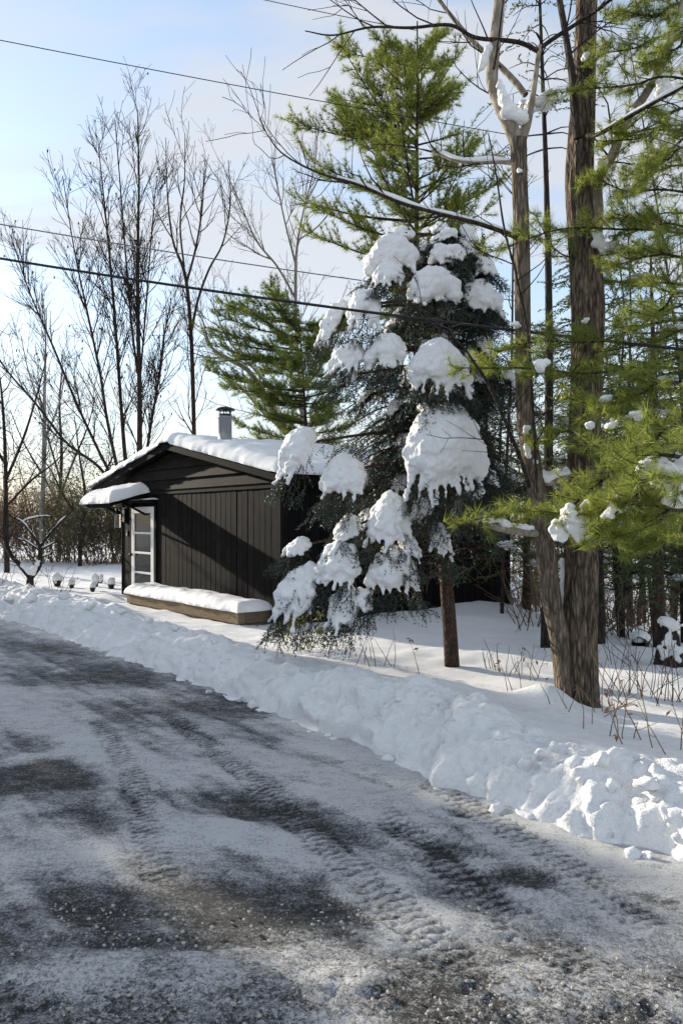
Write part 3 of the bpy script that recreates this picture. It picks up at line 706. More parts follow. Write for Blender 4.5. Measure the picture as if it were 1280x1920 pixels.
# ================================================================== TREES: tools
def rvec(n=None): return nz(rng.normal(size=(3,) if n is None else (n, 3)))
def gz1(x, y): return float(ground_z(np.array([x]), np.array([y]))[0])
def orient(dirs, up=(0, 0, 1)):
    """rotation matrices whose z axis is dirs, random roll"""
    d = nz(dirs); r = rvec(len(d)); u = nz(np.cross(d, r)); w = np.cross(d, u)
    return np.stack([u, w, d], -1)
def scatter(mb, V, T, pos, dirs, scale):
    """copies of a triangle template into one mesh"""
    M = orient(dirs); pos = np.asarray(pos, float)
    W = np.einsum('nij,vj->nvi', M, V) * np.asarray(scale, float).reshape(-1, 1, 1) + pos[:, None]
    n, k = len(pos), len(V)
    mb.add(W.reshape(-1, 3), None, (T[None] + np.arange(n)[:, None, None] * k).reshape(-1, 3))
def tuft_template(n, L, w, spread, back=0.3, seed=1):
    g = np.random.default_rng(seed); V, T = [], []
    for i in range(n):
        a = g.uniform(0, 2 * np.pi); t = spread * (0.25 + 0.75 * g.random() ** 0.7)
        d = np.array([math.sin(t) * math.cos(a), math.sin(t) * math.sin(a), math.cos(t)])
        s = nz(np.cross(d, g.normal(size=3))) * w; l = L * g.uniform(0.7, 1.1)
        b = np.array([0, 0, -back * L * g.random()])
        V += [b - s * 0.5, b + s * 0.5, b + d * l * 0.6 + s * 0.4 - np.array([0, 0, 0.02 * l]), b + d * l - np.array([0, 0, 0.10 * l])]
        k = 4 * i; T += [[k, k + 1, k + 2], [k, k + 2, k + 3]]
    return np.array(V), np.array(T)
def puff_template(n, L, w, spread, seed):
    g = np.random.default_rng(seed); V, T = [], []
    for i in range(n):
        a = g.uniform(0, 2 * np.pi); t = spread * (.2 + .8 * g.random() ** .7); d = np.array([math.sin(t) * math.cos(a), math.sin(t) * math.sin(a), math.cos(t)])
        sd = nz(np.cross(d, g.normal(size=3))) * w; b = np.array([0, 0, -.5 * L * g.random()]); V += [b - sd * .5, b + sd * .5, b + d * L * g.uniform(.7, 1.15)]; T.append([3 * i, 3 * i + 1, 3 * i + 2])
    return np.array(V), np.array(T)
def spray_template(n, L, nl, w, flat=1.0, seed=2):
    """a twig of length L clothed in short needles"""
    g = np.random.default_rng(seed); V, T = [], []
    for i in range(n):
        z = L * (i + g.random()) / n; a = g.uniform(0, 2 * np.pi)
        d = nz(np.array([math.cos(a), math.sin(a) * flat, 0.75])); s = nz(np.cross(d, g.normal(size=3))) * w
        l = nl * g.uniform(0.7, 1.1) * (1 - 0.3 * z / L); b = np.array([0, 0, z])
        V += [b - s, b + s, b + d * l]; T.append([3 * i, 3 * i + 1, 3 * i + 2])
    return np.array(V), np.array(T)
def wander(p, d, L, n, wig, up, droop=0.0):
    pts = [np.asarray(p, float)]; d = nz(d); st = L / n
    for i in range(n):
        d = nz(d + rng.normal(0, wig, 3) + np.array([0, 0, up - droop * i / n]))
        pts.append(pts[-1] + d * st)
    return np.array(pts)
def side_dir(t, ang, roll=None, flat=0.0):
    r = rvec()
    if flat: r[2] *= (1 - flat)
    s = nz(r - t * (r @ t)); return nz(t * math.cos(ang) + s * math.sin(ang))
def twigs(mb, path, rad, level, spec, store=None):
    """spawn side branches along a path, recursively"""
    if level >= len(spec): return
    s = spec[level]; seg = np.linalg.norm(np.diff(path, axis=0), axis=1); L = seg.sum(); cl = np.concatenate([[0], np.cumsum(seg)])
    n = rng.poisson(s['n'] * L) if s.get('per', True) else s['n']
    for _ in range(n):
        f = s.get('f0', 0.15) + (1 - s.get('f0', 0.15)) * rng.random()
        at = f * L; i = min(np.searchsorted(cl, at) - 1, len(path) - 2); i = max(i, 0); u = (at - cl[i]) / seg[i]
        p = path[i] * (1 - u) + path[i + 1] * u; r = (rad[i] * (1 - u) + rad[i + 1] * u)
        t = nz(path[i + 1] - path[i])
        ang = R(rng.uniform(*s['ang'])); d = side_dir(t, ang, flat=s.get('flat', 0))
        ln = rng.uniform(*s['len']) * (1 - s.get('taper', 0.4) * f)
        r0 = min(r * 0.7, s['r'] * (0.7 + 0.6 * rng.random())); k = s.get('seg', 4)
        pt = wander(p, d, ln, k, s.get('wig', 0.12), s.get('up', 0.06))
        rr = np.linspace(r0, s.get('r1', 0.003), k + 1)
        mb.tube(pt, rr, s.get('sides', 3), cap=False)
        if store is not None and level == len(spec) - 1: store.append(pt[-1])
        twigs(mb, pt, rr, level + 1, spec, store)
def snow_on(mb, path, w, h, lo=0.0, hi=1.0, seed=0, sides=7):
    """ridge of snow lying along the upper side of a limb"""
    n = len(path); a = int(lo * (n - 1)); b = max(a + 3, int(hi * (n - 1)) + 1); p = catmull(path[a:b], max(10, int(np.linalg.norm(np.diff(path[a:b], axis=0), axis=1).sum() / 0.035))); m = len(p)
    e = np.sin(np.pi * np.linspace(0.03, 0.97, m)) ** 0.35
    W = np.interp(np.linspace(0, 1, m), np.linspace(0, 1, len(np.atleast_1d(w))), np.atleast_1d(w)) * e * (1 + 0.25 * fbm(p[:, 0] * 7 + seed, p[:, 1] * 7, p[:, 2] * 7, 3, 71))
    Hh = h * e * (1 + 0.5 * fbm(p[:, 0] * 5 + seed, p[:, 1] * 5, p[:, 2] * 5, 3, 72))
    t = nz(np.gradient(p, axis=0)); s = nz(np.cross(t, [0, 0, 1.0])); u = np.cross(s, t)
    an = np.linspace(0, 2 * np.pi, sides, endpoint=False)
    V = p[:, None] + s[:, None] * (np.cos(an)[None] * W[:, None])[..., None] + u[:, None] * (np.where(np.sin(an)[None] > 0, np.sin(an)[None] * Hh[:, None], np.sin(an)[None] * W[:, None] * 0.5))[..., None]
    k = np.arange(sides); i = np.arange(m - 1)[:, None] * sides
    q = np.stack([i + k, i + (k + 1) % sides, i + sides + (k + 1) % sides, i + sides + k], -1).reshape(-1, 4)
    c0 = m * sides
    tr = np.vstack([np.stack([np.full(sides, c0), (k + 1) % sides, k], -1), np.stack([np.full(sides, c0 + 1), (m - 1) * sides + k, (m - 1) * sides + (k + 1) % sides], -1)])
    mb.add(np.vstack([V.reshape(-1, 3), p[:1], p[-1:]]), q, tr); return mb
def remesh(mb, name, vox, rough=0.012, fr=14, smooth=3):
    """fuse blobs of snow into one continuous lump"""
    me = mb.mesh(name); ob = bpy.data.objects.new('fuse', me); C.objects.link(ob)
    md = ob.modifiers.new('r', 'REMESH'); md.mode = 'VOXEL'; md.voxel_size = vox
    if smooth: ms = ob.modifiers.new('s', 'SMOOTH'); ms.iterations = smooth; ms.factor = 0.5
    dg = bpy.context.evaluated_depsgraph_get(); nm = bpy.data.meshes.new_from_object(ob.evaluated_get(dg))
    bpy.data.objects.remove(ob); bpy.data.meshes.remove(me)
    import bmesh
    bm = bmesh.new(); bm.from_mesh(nm); seen = set(); groups = []
    for v0 in bm.verts:
        if v0.index in seen: continue
        st_, g = [v0], []; seen.add(v0.index)
        while st_:
            v1 = st_.pop(); g.append(v1)
            for e in v1.link_edges:
                w1 = e.other_vert(v1)
                if w1.index not in seen: seen.add(w1.index); st_.append(w1)
        groups.append(g)
    if len(groups) > 1:
        groups.sort(key=len); bmesh.ops.delete(bm, geom=[v1 for g in groups[:-1] for v1 in g], context='VERTS'); bm.to_mesh(nm)
    bm.free()
    n = len(nm.vertices); co = np.zeros(n * 3, np.float32); nm.vertices.foreach_get('co', co); co = co.reshape(-1, 3).astype(float)
    no = np.zeros(n * 3, np.float32); nm.vertex_normals.foreach_get('vector', no); no = no.reshape(-1, 3)
    co += no * (rough * fbm(co[:, 0] * fr, co[:, 1] * fr, co[:, 2] * fr, 3, 81))[:, None]
    nm.vertices.foreach_set('co', co.astype(np.float32).ravel()); nm.update()
    nm.polygons.foreach_set('use_smooth', np.ones(len(nm.polygons), bool)); nm.name = name
    return nm
def shift(me, off):
    n = len(me.vertices); co = np.zeros(n * 3, np.float32); me.vertices.foreach_get('co', co)
    me.vertices.foreach_set('co', (co.reshape(-1, 3) - np.asarray(off, np.float32)).ravel()); me.update(); return me
def fpart(name, me, mat, parent):
    return part(name, shift(me, ORG[parent.name]), mat, parent)
def stem_px(pts, n=24):
    """(photo x, photo y, photo width, depth) rows -> smooth path and radii"""
    p = np.array([P(a, b, D) for a, b, w, D in pts]); r = np.array([w / FPX * D / 2 for a, b, w, D in pts])
    return catmull(p, n), np.maximum(np.interp(np.linspace(0, 1, n), np.linspace(0, 1, len(r)), r), 0.003)
def rough_stem(path, rad, sides=26, amp=0.09, fr=9.0, seed=0, flare=0.0):
    """a trunk with ridged bark"""
    n = max(40, int(np.linalg.norm(np.diff(path, axis=0), axis=1).sum() / 0.035)); p = catmull(path, n)
    r = np.interp(np.linspace(0, 1, n), np.linspace(0, 1, len(rad)), rad)
    t = nz(np.gradient(p, axis=0)); u = nz(np.cross(t, [0, 1.0, 0])); w = np.cross(t, u)
    a = np.arange(sides) * 2 * np.pi / sides; l = np.linspace(0, 1, n)[:, None] * n * 0.035
    ca, sa = np.cos(a)[None], np.sin(a)[None]
    k = 1 + amp * (1 - np.abs(fbm(ca * fr * 0.5 + seed, sa * fr * 0.5, l * 1.3, 3, 91)) * 2) + 0.07 * fbm(ca + seed, sa, l * 0.8, 2, 92)
    if flare: k = k * (1 + flare * np.exp(-l / 0.14) * (1 + 0.5 * np.sin(a * 3 + seed)[None]))
    V = p[:, None] + (r[:, None] * k)[..., None] * (ca[..., None] * u[:, None] + sa[..., None] * w[:, None])
    kk = np.arange(sides); i = np.arange(n - 1)[:, None] * sides
    q = np.stack([i + kk, i + (kk + 1) % sides, i + sides + (kk + 1) % sides, i + sides + kk], -1).reshape(-1, 4)
    c1 = n * sides
    mb = MB(); mb.add(np.vstack([V.reshape(-1, 3), p[-1:]]), q, np.stack([np.full(sides, c1), (n - 1) * sides + kk, (n - 1) * sides + (kk + 1) % sides], -1))
    return mb

# ================================================================== TWIN-STEMMED MAPLE on the right
D1 = 5.85
base = P(1078, 1310, D1); base[2] = gz1(base[0], base[1])
mt = thing('maple_tree', 'large bare tree with two tall grey brown trunks rising from one base', 'tree', base)
pb, rb = stem_px([(1083, 1345, 78, D1), (1083, 1300, 72, D1), (1083, 1240, 66, D1), (1089, 1100, 57, D1), (1089, 930, 51, D1 + .03), (1095, 790, 54, D1 + .05), (1098, 680, 55, D1 + .08), (1100, 560, 58, D1 + .1), (1092, 440, 50, D1 + .12), (1086, 330, 48, D1 + .15), (1092, 200, 43, D1 + .2), (1099, 0, 38, D1 + .3), (1104, -160, 34, D1 + .4)], 60)
part('trunk', rough_stem(pb, rb, 56, 0.085, 24, 1, 0.12), BARK_BIG, mt)
pa, ra = stem_px([(1066, 1330, 46, D1 - .02), (1060, 1270, 42, D1 - .02), (1050, 1200, 38, D1 - .03), (1035, 1130, 36, D1 - .05), (1021, 1020, 36, D1 - .08), (1008, 930, 33, D1 - .1), (994, 850, 31, D1 - .1), (984, 770, 31, D1 - .1), (980, 640, 28, D1 - .1), (978, 480, 28, D1 - .1), (973, 330, 27, D1 - .1), (970, 262, 30, D1 - .1)], 50)
part('trunk', rough_stem(pa, ra, 40, 0.06, 18, 4, 0.1), BARK_LEAN, mt)
limbs = []
def limb(pts, n=24, mat=BARK_SMOOTH, sides=14, rough=True, parent=None):
    p, r = stem_px(pts, n); limbs.append((p, r))
    part('limb', rough_stem(p, r, sides, 0.05, 6, len(limbs)) if rough else MB().tube(p, r, 8), mat, parent or mt); return p, r
DA = D1 - .1
lf, lfr = limb([(972, 275, 28, DA), (955, 235, 25, DA), (936, 195, 23, DA), (922, 155, 22, DA), (925, 100, 21, DA), (931, 50, 21, DA), (936, 0, 20, DA), (945, -120, 17, DA)], 30)
rf, rfr = limb([(976, 262, 22, DA), (990, 225, 14, DA), (998, 180, 11, DA), (1004, 140, 10, DA), (1008, 105, 9, DA), (1012, 86, 9, DA)], 20)
rg, rgr = limb([(1010, 92, 8, DA), (1040, 70, 8, DA), (1090, 38, 7, DA), (1143, 0, 6, DA - .2), (1240, -80, 5, DA - .4)], 20, BARK_DARK)
r2, r2r = limb([(1008, 96, 9, DA), (980, 82, 8, DA), (950, 76, 8, DA), (890, 70, 7, DA - .1), (843, 47, 6, DA - .2), (770, 52, 5, DA - .3), (695, 51, 4, DA - .4), (625, 66, 3, DA - .5), (572, 58, 2, DA - .6)], 36, BARK_DARK)
st, str_ = limb([(1112, 455, 30, D1 + .1), (1119, 400, 22, D1 + .08), (1120, 340, 20, D1 + .05), (1148, 290, 18, D1), (1173, 227, 17, D1 - .1), (1210, 177, 15, D1 - .15), (1240, 122, 13, D1 - .2), (1262, 60, 12, D1 - .25), (1290, -40, 10, D1 - .3)], 30)
dl, dlr = limb([(1082, 260, 16, D1 - .08), (1076, 200, 16, D1 - .12), (1073, 150, 14, D1 - .12), (1062, 80, 12, D1 - .1), (1050, 10, 11, D1 - .1), (1030, -90, 9, D1 - .1)], 24, BARK_DARK)
br, brr = limb([(1100, 255, 9, D1 - .15), (1125, 250, 8, D1 - .3), (1180, 218, 7, D1 - .45), (1230, 190, 6, D1 - .6), (1285, 160, 5, D1 - .7), (1360, 110, 4, D1 - .8)], 24, BARK_DARK)
lb, lbr = limb([(974, 452, 12, DA), (960, 441, 10, DA - .05), (900, 420, 9, DA - .15), (831, 402, 8, DA - .3), (753, 381, 7, DA - .4), (675, 348, 5, DA - .5), (597, 324, 4, DA - .5), (531, 289, 3, DA - .5), (500, 250, 2, DA - .5), (486, 222, 1.5, DA - .5)], 40, BARK_BARE, 9)
l2, l2r = limb([(968, 306, 10, DA), (930, 303, 8, DA + .1), (890, 305, 7, DA + .2), (851, 300, 6, DA + .3), (820, 288, 5, DA + .4), (792, 280, 3, DA + .5)], 24, BARK_SMOOTH, 9)
l3, l3r = limb([(955, 215, 9, DA), (985, 178, 11, DA + .15), (960, 148, 11, DA + .2), (930, 118, 10, DA + .25), (893, 85, 9, DA + .3), (862, 50, 8, DA + .35), (830, 10, 6, DA + .4), (800, -30, 5, DA + .4)][1:], 24)
stub, stubr = limb([(1014, 1000, 16, DA + .02), (990, 999, 14, DA - .05), (955, 995, 13, DA - .12), (925, 988, 12, DA - .18), (915, 984, 9, DA - .2)], 16)
crook, crookr = limb([(1010, 900, 14, DA), (1030, 905, 12, DA + .02), (1050, 900, 11, DA + .06), (1072, 888, 10, D1)], 14)
sp_, spr = limb([(990, 912, 9, DA - .1), (978, 870, 8, DA - .2), (952, 804, 7, DA - .3), (930, 752, 6, DA - .35), (910, 712, 6, DA - .4), (885, 675, 5, DA - .45), (860, 642, 4, DA - .5), (800, 600, 3, DA - .55), (760, 560, 2, DA - .6)], 30, BARK_DARK, 8)
s2_, s2r = limb([(1005, 925, 5, DA - .2), (1000, 800, 5, DA - .25), (990, 640, 5, DA - .28), (968, 520, 4, DA - .3), (945, 430, 4, DA - .32), (930, 330, 3, DA - .34), (915, 250, 2, DA - .36)], 24, BARK_DARK, 6)
tw = MB()
SP = [dict(n=4.5, ang=(25, 70), len=(.35, .95), r=.007, r1=.0025, wig=.16, up=.05, seg=5, f0=.12), dict(n=6, ang=(25, 60), len=(.15, .45), r=.0035, r1=.0018, wig=.16, up=.05, seg=3)]
for p_, r_ in ((r2, r2r), (lb, lbr), (sp_, spr), (l2, l2r), (l3, l3r), (rg, rgr), (s2_, s2r), (br, brr)): twigs(tw, p_, r_, 0, SP)
SP2 = [dict(n=3.0, ang=(35, 75), len=(.5, 1.3), r=.010, r1=.003, wig=.15, up=.08, seg=6, f0=.2), dict(n=5, ang=(25, 60), len=(.2, .6), r=.004, r1=.002, wig=.16, up=.05, seg=4), dict(n=5, ang=(25, 60), len=(.1, .25), r=.0025, r1=.0015, wig=.16, seg=2)]
for p_, r_ in ((lf, lfr), (st, str_), (dl, dlr)): twigs(tw, p_, r_, 0, SP2)
part('twigs', tw, BARK_DARK, mt)
def clump(parent, blobs, vox=0.014, rough=0.012, fr=14, name='snow_clump', smooth=4):
    mb = MB()
    for c, r in blobs: mb.ball(c, r, nu=10, nv=7)
    return fpart(name, remesh(mb, name, vox, rough, fr, smooth), SNOW, parent)
def line_blobs(pts, n, jit=0.010):
    """(photo x, y, radius px, depth) rows -> overlapping balls"""
    p = catmull(np.array([[*P(a, b, D), r / FPX * D] for a, b, r, D in pts]), n * 2)
    return [(q[:3] + rng.normal(0, jit * .5 + .14 * abs(q[3]), 3), np.array([1.1, 1.0, .85]) * abs(q[3]) * rng.uniform(.7, 1.1)) for q in p]
clump(mt, line_blobs([(934, 150, 6, DA - .07), (939, 178, 8, DA - .07), (950, 200, 11, DA - .07), (965, 213, 13, DA - .07), (977, 220, 11, DA - .05), (985, 208, 6, DA - .03)], 16), 0.012)
clump(mt, line_blobs([(916, 85, 4, DA - .06), (911, 105, 7, DA - .08), (904, 122, 6, DA - .08), (898, 134, 4, DA - .08)], 9), 0.012)
clump(mt, line_blobs([(988, 835, 6, DA - .1), (990, 850, 7, DA - .08), (1000, 870, 8, DA - .02), (1012, 888, 9, DA), (1030, 895, 10, DA - .03), (1050, 891, 9, DA), (1064, 880, 6, D1)], 16), 0.012)
clump(mt, line_blobs([(914, 980, 7, DA - .2), (918, 974, 8, DA - .2), (935, 980, 8, DA - .16), (955, 985, 9, DA - .12), (980, 990, 7, DA - .07), (998, 992, 5, DA - .03)], 18), 0.012)
clump(mt, line_blobs([(1052, 1180, 6, D1 + .02), (1053, 1140, 7, D1 + .04), (1054, 1090, 8, D1 + .06), (1054, 1050, 7, D1 + .08)], 14), 0.012)
clump(mt, line_blobs([(1112, 430, 4, D1 - .02), (1118, 445, 7, D1 - .04), (1126, 462, 6, D1 - .04), (1130, 470, 3, D1 - .02)], 9), 0.012)
for (a, b, r, D) in [(972, 318, 6, DA - .085), (967, 605, 8, DA - .09), (988, 800, 8, DA - .10), (976, 690, 6, DA - .09), (1098, 598, 7, D1 - .05), (1098, 100, 8, D1 + .13), (1244, 165, 11, D1 - .22), (1130, 300, 9, D1 - .05), (1185, 205, 8, D1 - .15)]:
    q = [(P(a + rng.normal(0, r * .45), b + abs(rng.normal(0, r * .9)), D + rng.normal(0, .01)), np.array([1, .8, .9]) * rng.uniform(.35, .75) * r / FPX * D) for _ in range(9)]
    clump(mt, q + [(P(a, b + r * .3, D), np.array([.9, .8, .7]) * r / FPX * D)], 0.008, .010, 30)
for p_, w, lo, hi in ((lb, (.028, .022, .012), .05, .62), (l2, (.03, .025, .012), .08, .85), (l3, (.02, .02), .05, .5), (br, (.012, .01), .2, .8)):
    part('snow_strip', snow_on(MB(), p_ + np.array([0, 0, .012]), w, .03, lo, hi, 1), SNOW, mt)

# ================================================================== SNOW-LADEN SPRUCE
SB = P(846, 1250, 7.36); SB[2] = gz1(SB[0], SB[1])
spt = thing('spruce_tree', 'snow laden spruce with drooping boughs in front of the cabin side wall', 'tree', SB)
tp = np.array([SB + [0, 0, -.1], P(846, 1240, 7.36), P(836, 1080, 7.36), P(828, 950, 7.36), P(830, 700, 7.38), P(840, 540, 7.4), P(847, 410, 7.4)])
trp = catmull(tp, 50); trr = np.interp(np.linspace(0, 1, 50), [0, .16, .5, .8, 1], [.088, .078, .065, .035, .008])
part('trunk', rough_stem(trp, trr, 22, 0.06, 10, 2, .15), BARK_RED, spt)
def trunk_at(z): return np.array([np.interp(z, trp[:, 2], trp[:, i]) for i in (0, 1)] + [z])
SPRAY_V, SPRAY_T = spray_template(11, .15, .032, .0062, 1.0, 3)
fol = MB(); wood = MB()
fp, fd, fs = [], [], []
def clothe(path, dens=13, side=.10, hang=.25):
    """needle sprays along a twig"""
    L = np.linalg.norm(np.diff(path, axis=0), axis=1).sum(); n = max(2, int(L * dens)); q = catmull(path, n * 2)
    t = nz(np.gradient(q, axis=0))
    for i in range(0, 2 * n):
        d = nz(t[i] + .8 * rvec() * np.array([1, 1, .6]) + np.array([0, 0, -hang])); fp.append(q[i]); fd.append(d); fs.append(rng.uniform(.6, 1.1))
    fp.append(q[-1] - t[-1] * .03); fd.append(t[-1]); fs.append(1.0)
def bough(peak, outw, width, drop, reach, ntw=11, snow=1.0, vox=0.014, cover=1.0, seed=0, wide_top=.35):
    """a drooping fan of twigs below a peak, carrying a lump of snow that ends in fingers"""
    peak = np.asarray(peak, float); o = np.array(outw, float); o[2] = 0; o = nz(o); s = np.array([-o[1], o[0], 0])
    tz = trunk_at(min(peak[2] + .02 + .10 * np.hypot(*(peak - trunk_at(peak[2]))[:2]), SB[2] + 4.4))
    b = catmull([tz, tz * .5 + peak * .5 + [0, 0, .02], peak - [0, 0, .03], peak + o * reach * .5 - [0, 0, .1]], 14)
    wood.tube(b, np.linspace(.022, .006, 14), 5); blobs = []
    core = drop * rng.uniform(.52, .68)
    def surf(u, v):
        return peak + s * (u * width / 2 * (wide_top + (1 - wide_top) * v ** .8)) + o * (reach * v ** .75 * (1 - .35 * u * u)) - np.array([0, 0, drop * v ** 1.25 + .10 * width * abs(u) ** 2])
    for k in range(ntw):
        u = (k + .5) / ntw * 2 - 1 + rng.uniform(-.06, .06); ln = rng.uniform(.8, 1.1) * (1 - .2 * abs(u) ** 2)
        path = np.array([surf(u, v) for v in np.linspace(0, 1, 8) * ln]) + rng.normal(0, .007, (8, 3))
        low = path - [0, 0, .045] - o * .02
        wood.tube(low, np.linspace(.006, .002, 8), 3, cap=False); clothe(low, 6, hang=.1)
        # snow: thick over the crown of the bough, then single fingers down the twigs
        end = cover * (rng.uniform(.80, 1.04) if rng.random() < .5 else rng.uniform(.52, .80)); rid = (1.18 if k % 2 else .82)
        wav = .10 * math.sin(u * 7 + seed)
        for vv in np.arange(0, end, .04):
            q = np.array([np.interp(vv * 7, np.arange(8), path[:, i]) for i in range(3)])
            if vv < .58 + wav: r = snow * width * (.125 * (1 - vv) + .036) * rng.uniform(.72, 1.2) * (1 - .2 * abs(u)) * (1 + (rid - 1) * min(1, vv * 2.5))
            else: r = snow * rng.uniform(.013, .026) * (1 - .3 * (vv - .58) / .46)
            r = max(r, .011); blobs.append((q + [0, 0, r * .5] + o * r * .3 + rng.normal(0, r * .12, 3), np.array([r, r, r * .85])))
    for k in range(int(ntw * .7)):          # twig tips poking through the rim
        u = rng.uniform(-1, 1); q = surf(u, rng.uniform(.62, 1.0)); e = q + nz(o * .5 + s * rng.normal(0, .5) - [0, 0, .7]) * .08; clothe(np.array([q, (q + e) / 2, e]), 6, hang=.2)
    if blobs and snow > 0: clump(spt, blobs, vox, 0.013, 24, smooth=1)
def out_from(x, y): return np.array([x, y, 0.0])
F = -1.0
# (left, right, top, bottom in the photo, depth, outward direction, snow, cover)
for i, (xl, xr, yt, yb, D, ox, oy, sn, cv) in enumerate([
    (692, 790, 470, 535, 6.95, -.5, -1, 1.0, .95), (618, 668, 575, 668, 6.95, -1, -.5, 1.0, 1), (655, 722, 560, 640, 6.75, -.5, -1, 1.0, .95), (760, 858, 530, 590, 6.75, 0, -1, 1.0, .9),
    (854, 930, 548, 604, 6.9, .5, -1, 1.0, .9), (872, 920, 492, 534, 7.05, .5, -1, 1.0, .85), (622, 702, 655, 712, 6.65, -.8, -1, .95, .9), (686, 772, 645, 712, 6.55, -.3, -1, .95, .9),
    (758, 878, 668, 756, 6.5, .1, -1, 1.05, 1), (753, 905, 812, 944, 6.45, .05, -1, 1.25, 1.0), (534, 614, 820, 914, 6.7, -1, -.7, 1.15, 1), (601, 704, 872, 960, 6.55, -.5, -1, .9, .9),
    (690, 776, 945, 1036, 6.45, -.2, -1, 1.05, .95), (630, 690, 974, 1022, 6.5, -.5, -1, .9, .9), (594, 690, 1034, 1112, 6.4, -.5, -1, 1.0, .95), (680, 794, 1050, 1120, 6.35, -.1, -1, .9, .9),
    (516, 618, 1088, 1178, 6.5, -.8, -1, 1.0, 1), (620, 686, 1112, 1180, 6.3, -.4, -1, 1.15, .95), (540, 604, 1010, 1048, 6.65, -1, -.8, .7, .8), (776, 812, 758, 778, 6.5, .1, -1, .9, .8),
    (930, 972, 700, 768, 7.0, 1, -.6, .9, .9), (800, 850, 420, 470, 7.3, 0, -1, .5, .6), (845, 900, 440, 490, 7.3, .4, -1, .45, .6), (720, 790, 430, 470, 7.25, -.6, -1, .45, .7), (790, 840, 985, 1060, 6.6, .3, -1, .9, .9), (700, 760, 505, 560, 6.8, -.3, -1, 1, .9), (800, 850, 470, 520, 7.0, .1, -1, 1, .9), (640, 690, 690, 740, 6.6, -.8, -1, .8, .8), (650, 710, 1110, 1150, 6.3, -.3, -1, .9, .9), (560, 610, 1060, 1110, 6.5, -.7, -1, .9, .9), (740, 790, 1010, 1060, 6.4, 0, -1, .9, .9)]):
    w = (xr - xl) / FPX * D * (1.45 if yt < 640 else 1.26); h = (yb - yt) / FPX * D * 1.10
    pk = P((xl + xr) / 2, yt + 6, D + .22)
    bough(pk, (ox, oy, 0), w * .98, h * .92, .26 + .12 * h, max(8, int(w / .027)), sn, 0.0125 if w > .35 else .0105, cv, i, .30)
# bare-needled boughs filling the crown and its far side
for k in range(330):
    z = SB[2] + rng.uniform(1.55, 4.5); f = (z - SB[2] - 1.0) / 3.55
    a = rng.uniform(0, 2 * np.pi); Rr = (1.62 * (1 - f) ** .45 if math.cos(a) < 0 else 1.0 * (1 - f) ** .38) * rng.uniform(.45, .95) + .05
    if math.sin(a) < -.3: Rr *= .80
    t0 = trunk_at(z); o = np.array([math.cos(a), math.sin(a), 0]); s = np.array([-o[1], o[0], 0])
    b = catmull([t0, t0 + o * Rr * .5 + [0, 0, .03], t0 + o * Rr - [0, 0, .22 * Rr + .03]], 10); wood.tube(b, np.linspace(.014, .003, 10), 4, cap=False)
    low = f < .38
    for j in range(3, 10):
        for sg in (-1, 1):
            if rng.random() < .3: continue
            e = b[j] + (o * .5 + s * sg * rng.uniform(.4, 1)) * rng.uniform(.1, .32) * (1.1 - .5 * j / 9) - [0, 0, rng.uniform(.05, .22)]
            m_ = (b[j] + e) / 2 + [0, 0, .01]; pth = np.array([b[j], m_, e])
            if low and rng.random() < .45: wood.tube(pth, [.004, .003, .0015], 3, cap=False)
            else: clothe(pth, 7)
    clothe(b[6:], 10)
    if math.sin(a) < .25 and rng.random() < (.26 if f < .45 else .5) and f > .06:
        bough(b[6] + [0, 0, .02], o, rng.uniform(.16, .32), rng.uniform(.10, .20), .12, 8, 1.0, .011, 1.0, k, .4)
scatter(fol, SPRAY_V, SPRAY_T, fp, np.array(fd), fs)
# dead twigs low inside the crown
for k in range(120):
    z = SB[2] + rng.uniform(1.0, 2.9); t0 = trunk_at(z); a = rng.uniform(0, 2 * np.pi); o = np.array([math.cos(a), math.sin(a), 0])
    pt = wander(t0, o + [0, 0, .1], rng.uniform(.5, 1.2), 6, .16, -.03); rr = np.linspace(.008, .002, 7); wood.tube(pt, rr, 3, cap=False)
    twigs(wood, pt, rr, 0, [dict(n=7, ang=(30, 80), len=(.1, .4), r=.003, r1=.0015, wig=.2, up=-.02, seg=3, f0=.2)])
part('limbs', wood, BARK_RED, spt)
part('needles', fol, NEEDLE_SPRUCE, spt)
# leader shoots at the very top
tops = MB(); TP = []; TD = []
for (a, b) in ((845, 418), (765, 440), (730, 452), (905, 455)):
    c = P(a, b, 7.3); TP += [c - [0, 0, .1]] * 2 + [c - [0, 0, .05]]; TD += [[0, 0, 1], [.1, 0, 1], [0, 0, 1]]
    for q in range(7):
        t = q * .9; TP.append(c - [0, 0, .12]); TD.append([math.cos(t), math.sin(t), .45])
scatter(tops, SPRAY_V, SPRAY_T, TP, np.array(TD, float), [1.3] * len(TP)); part('leader_shoots', tops, NEEDLE_SPRUCE, spt)

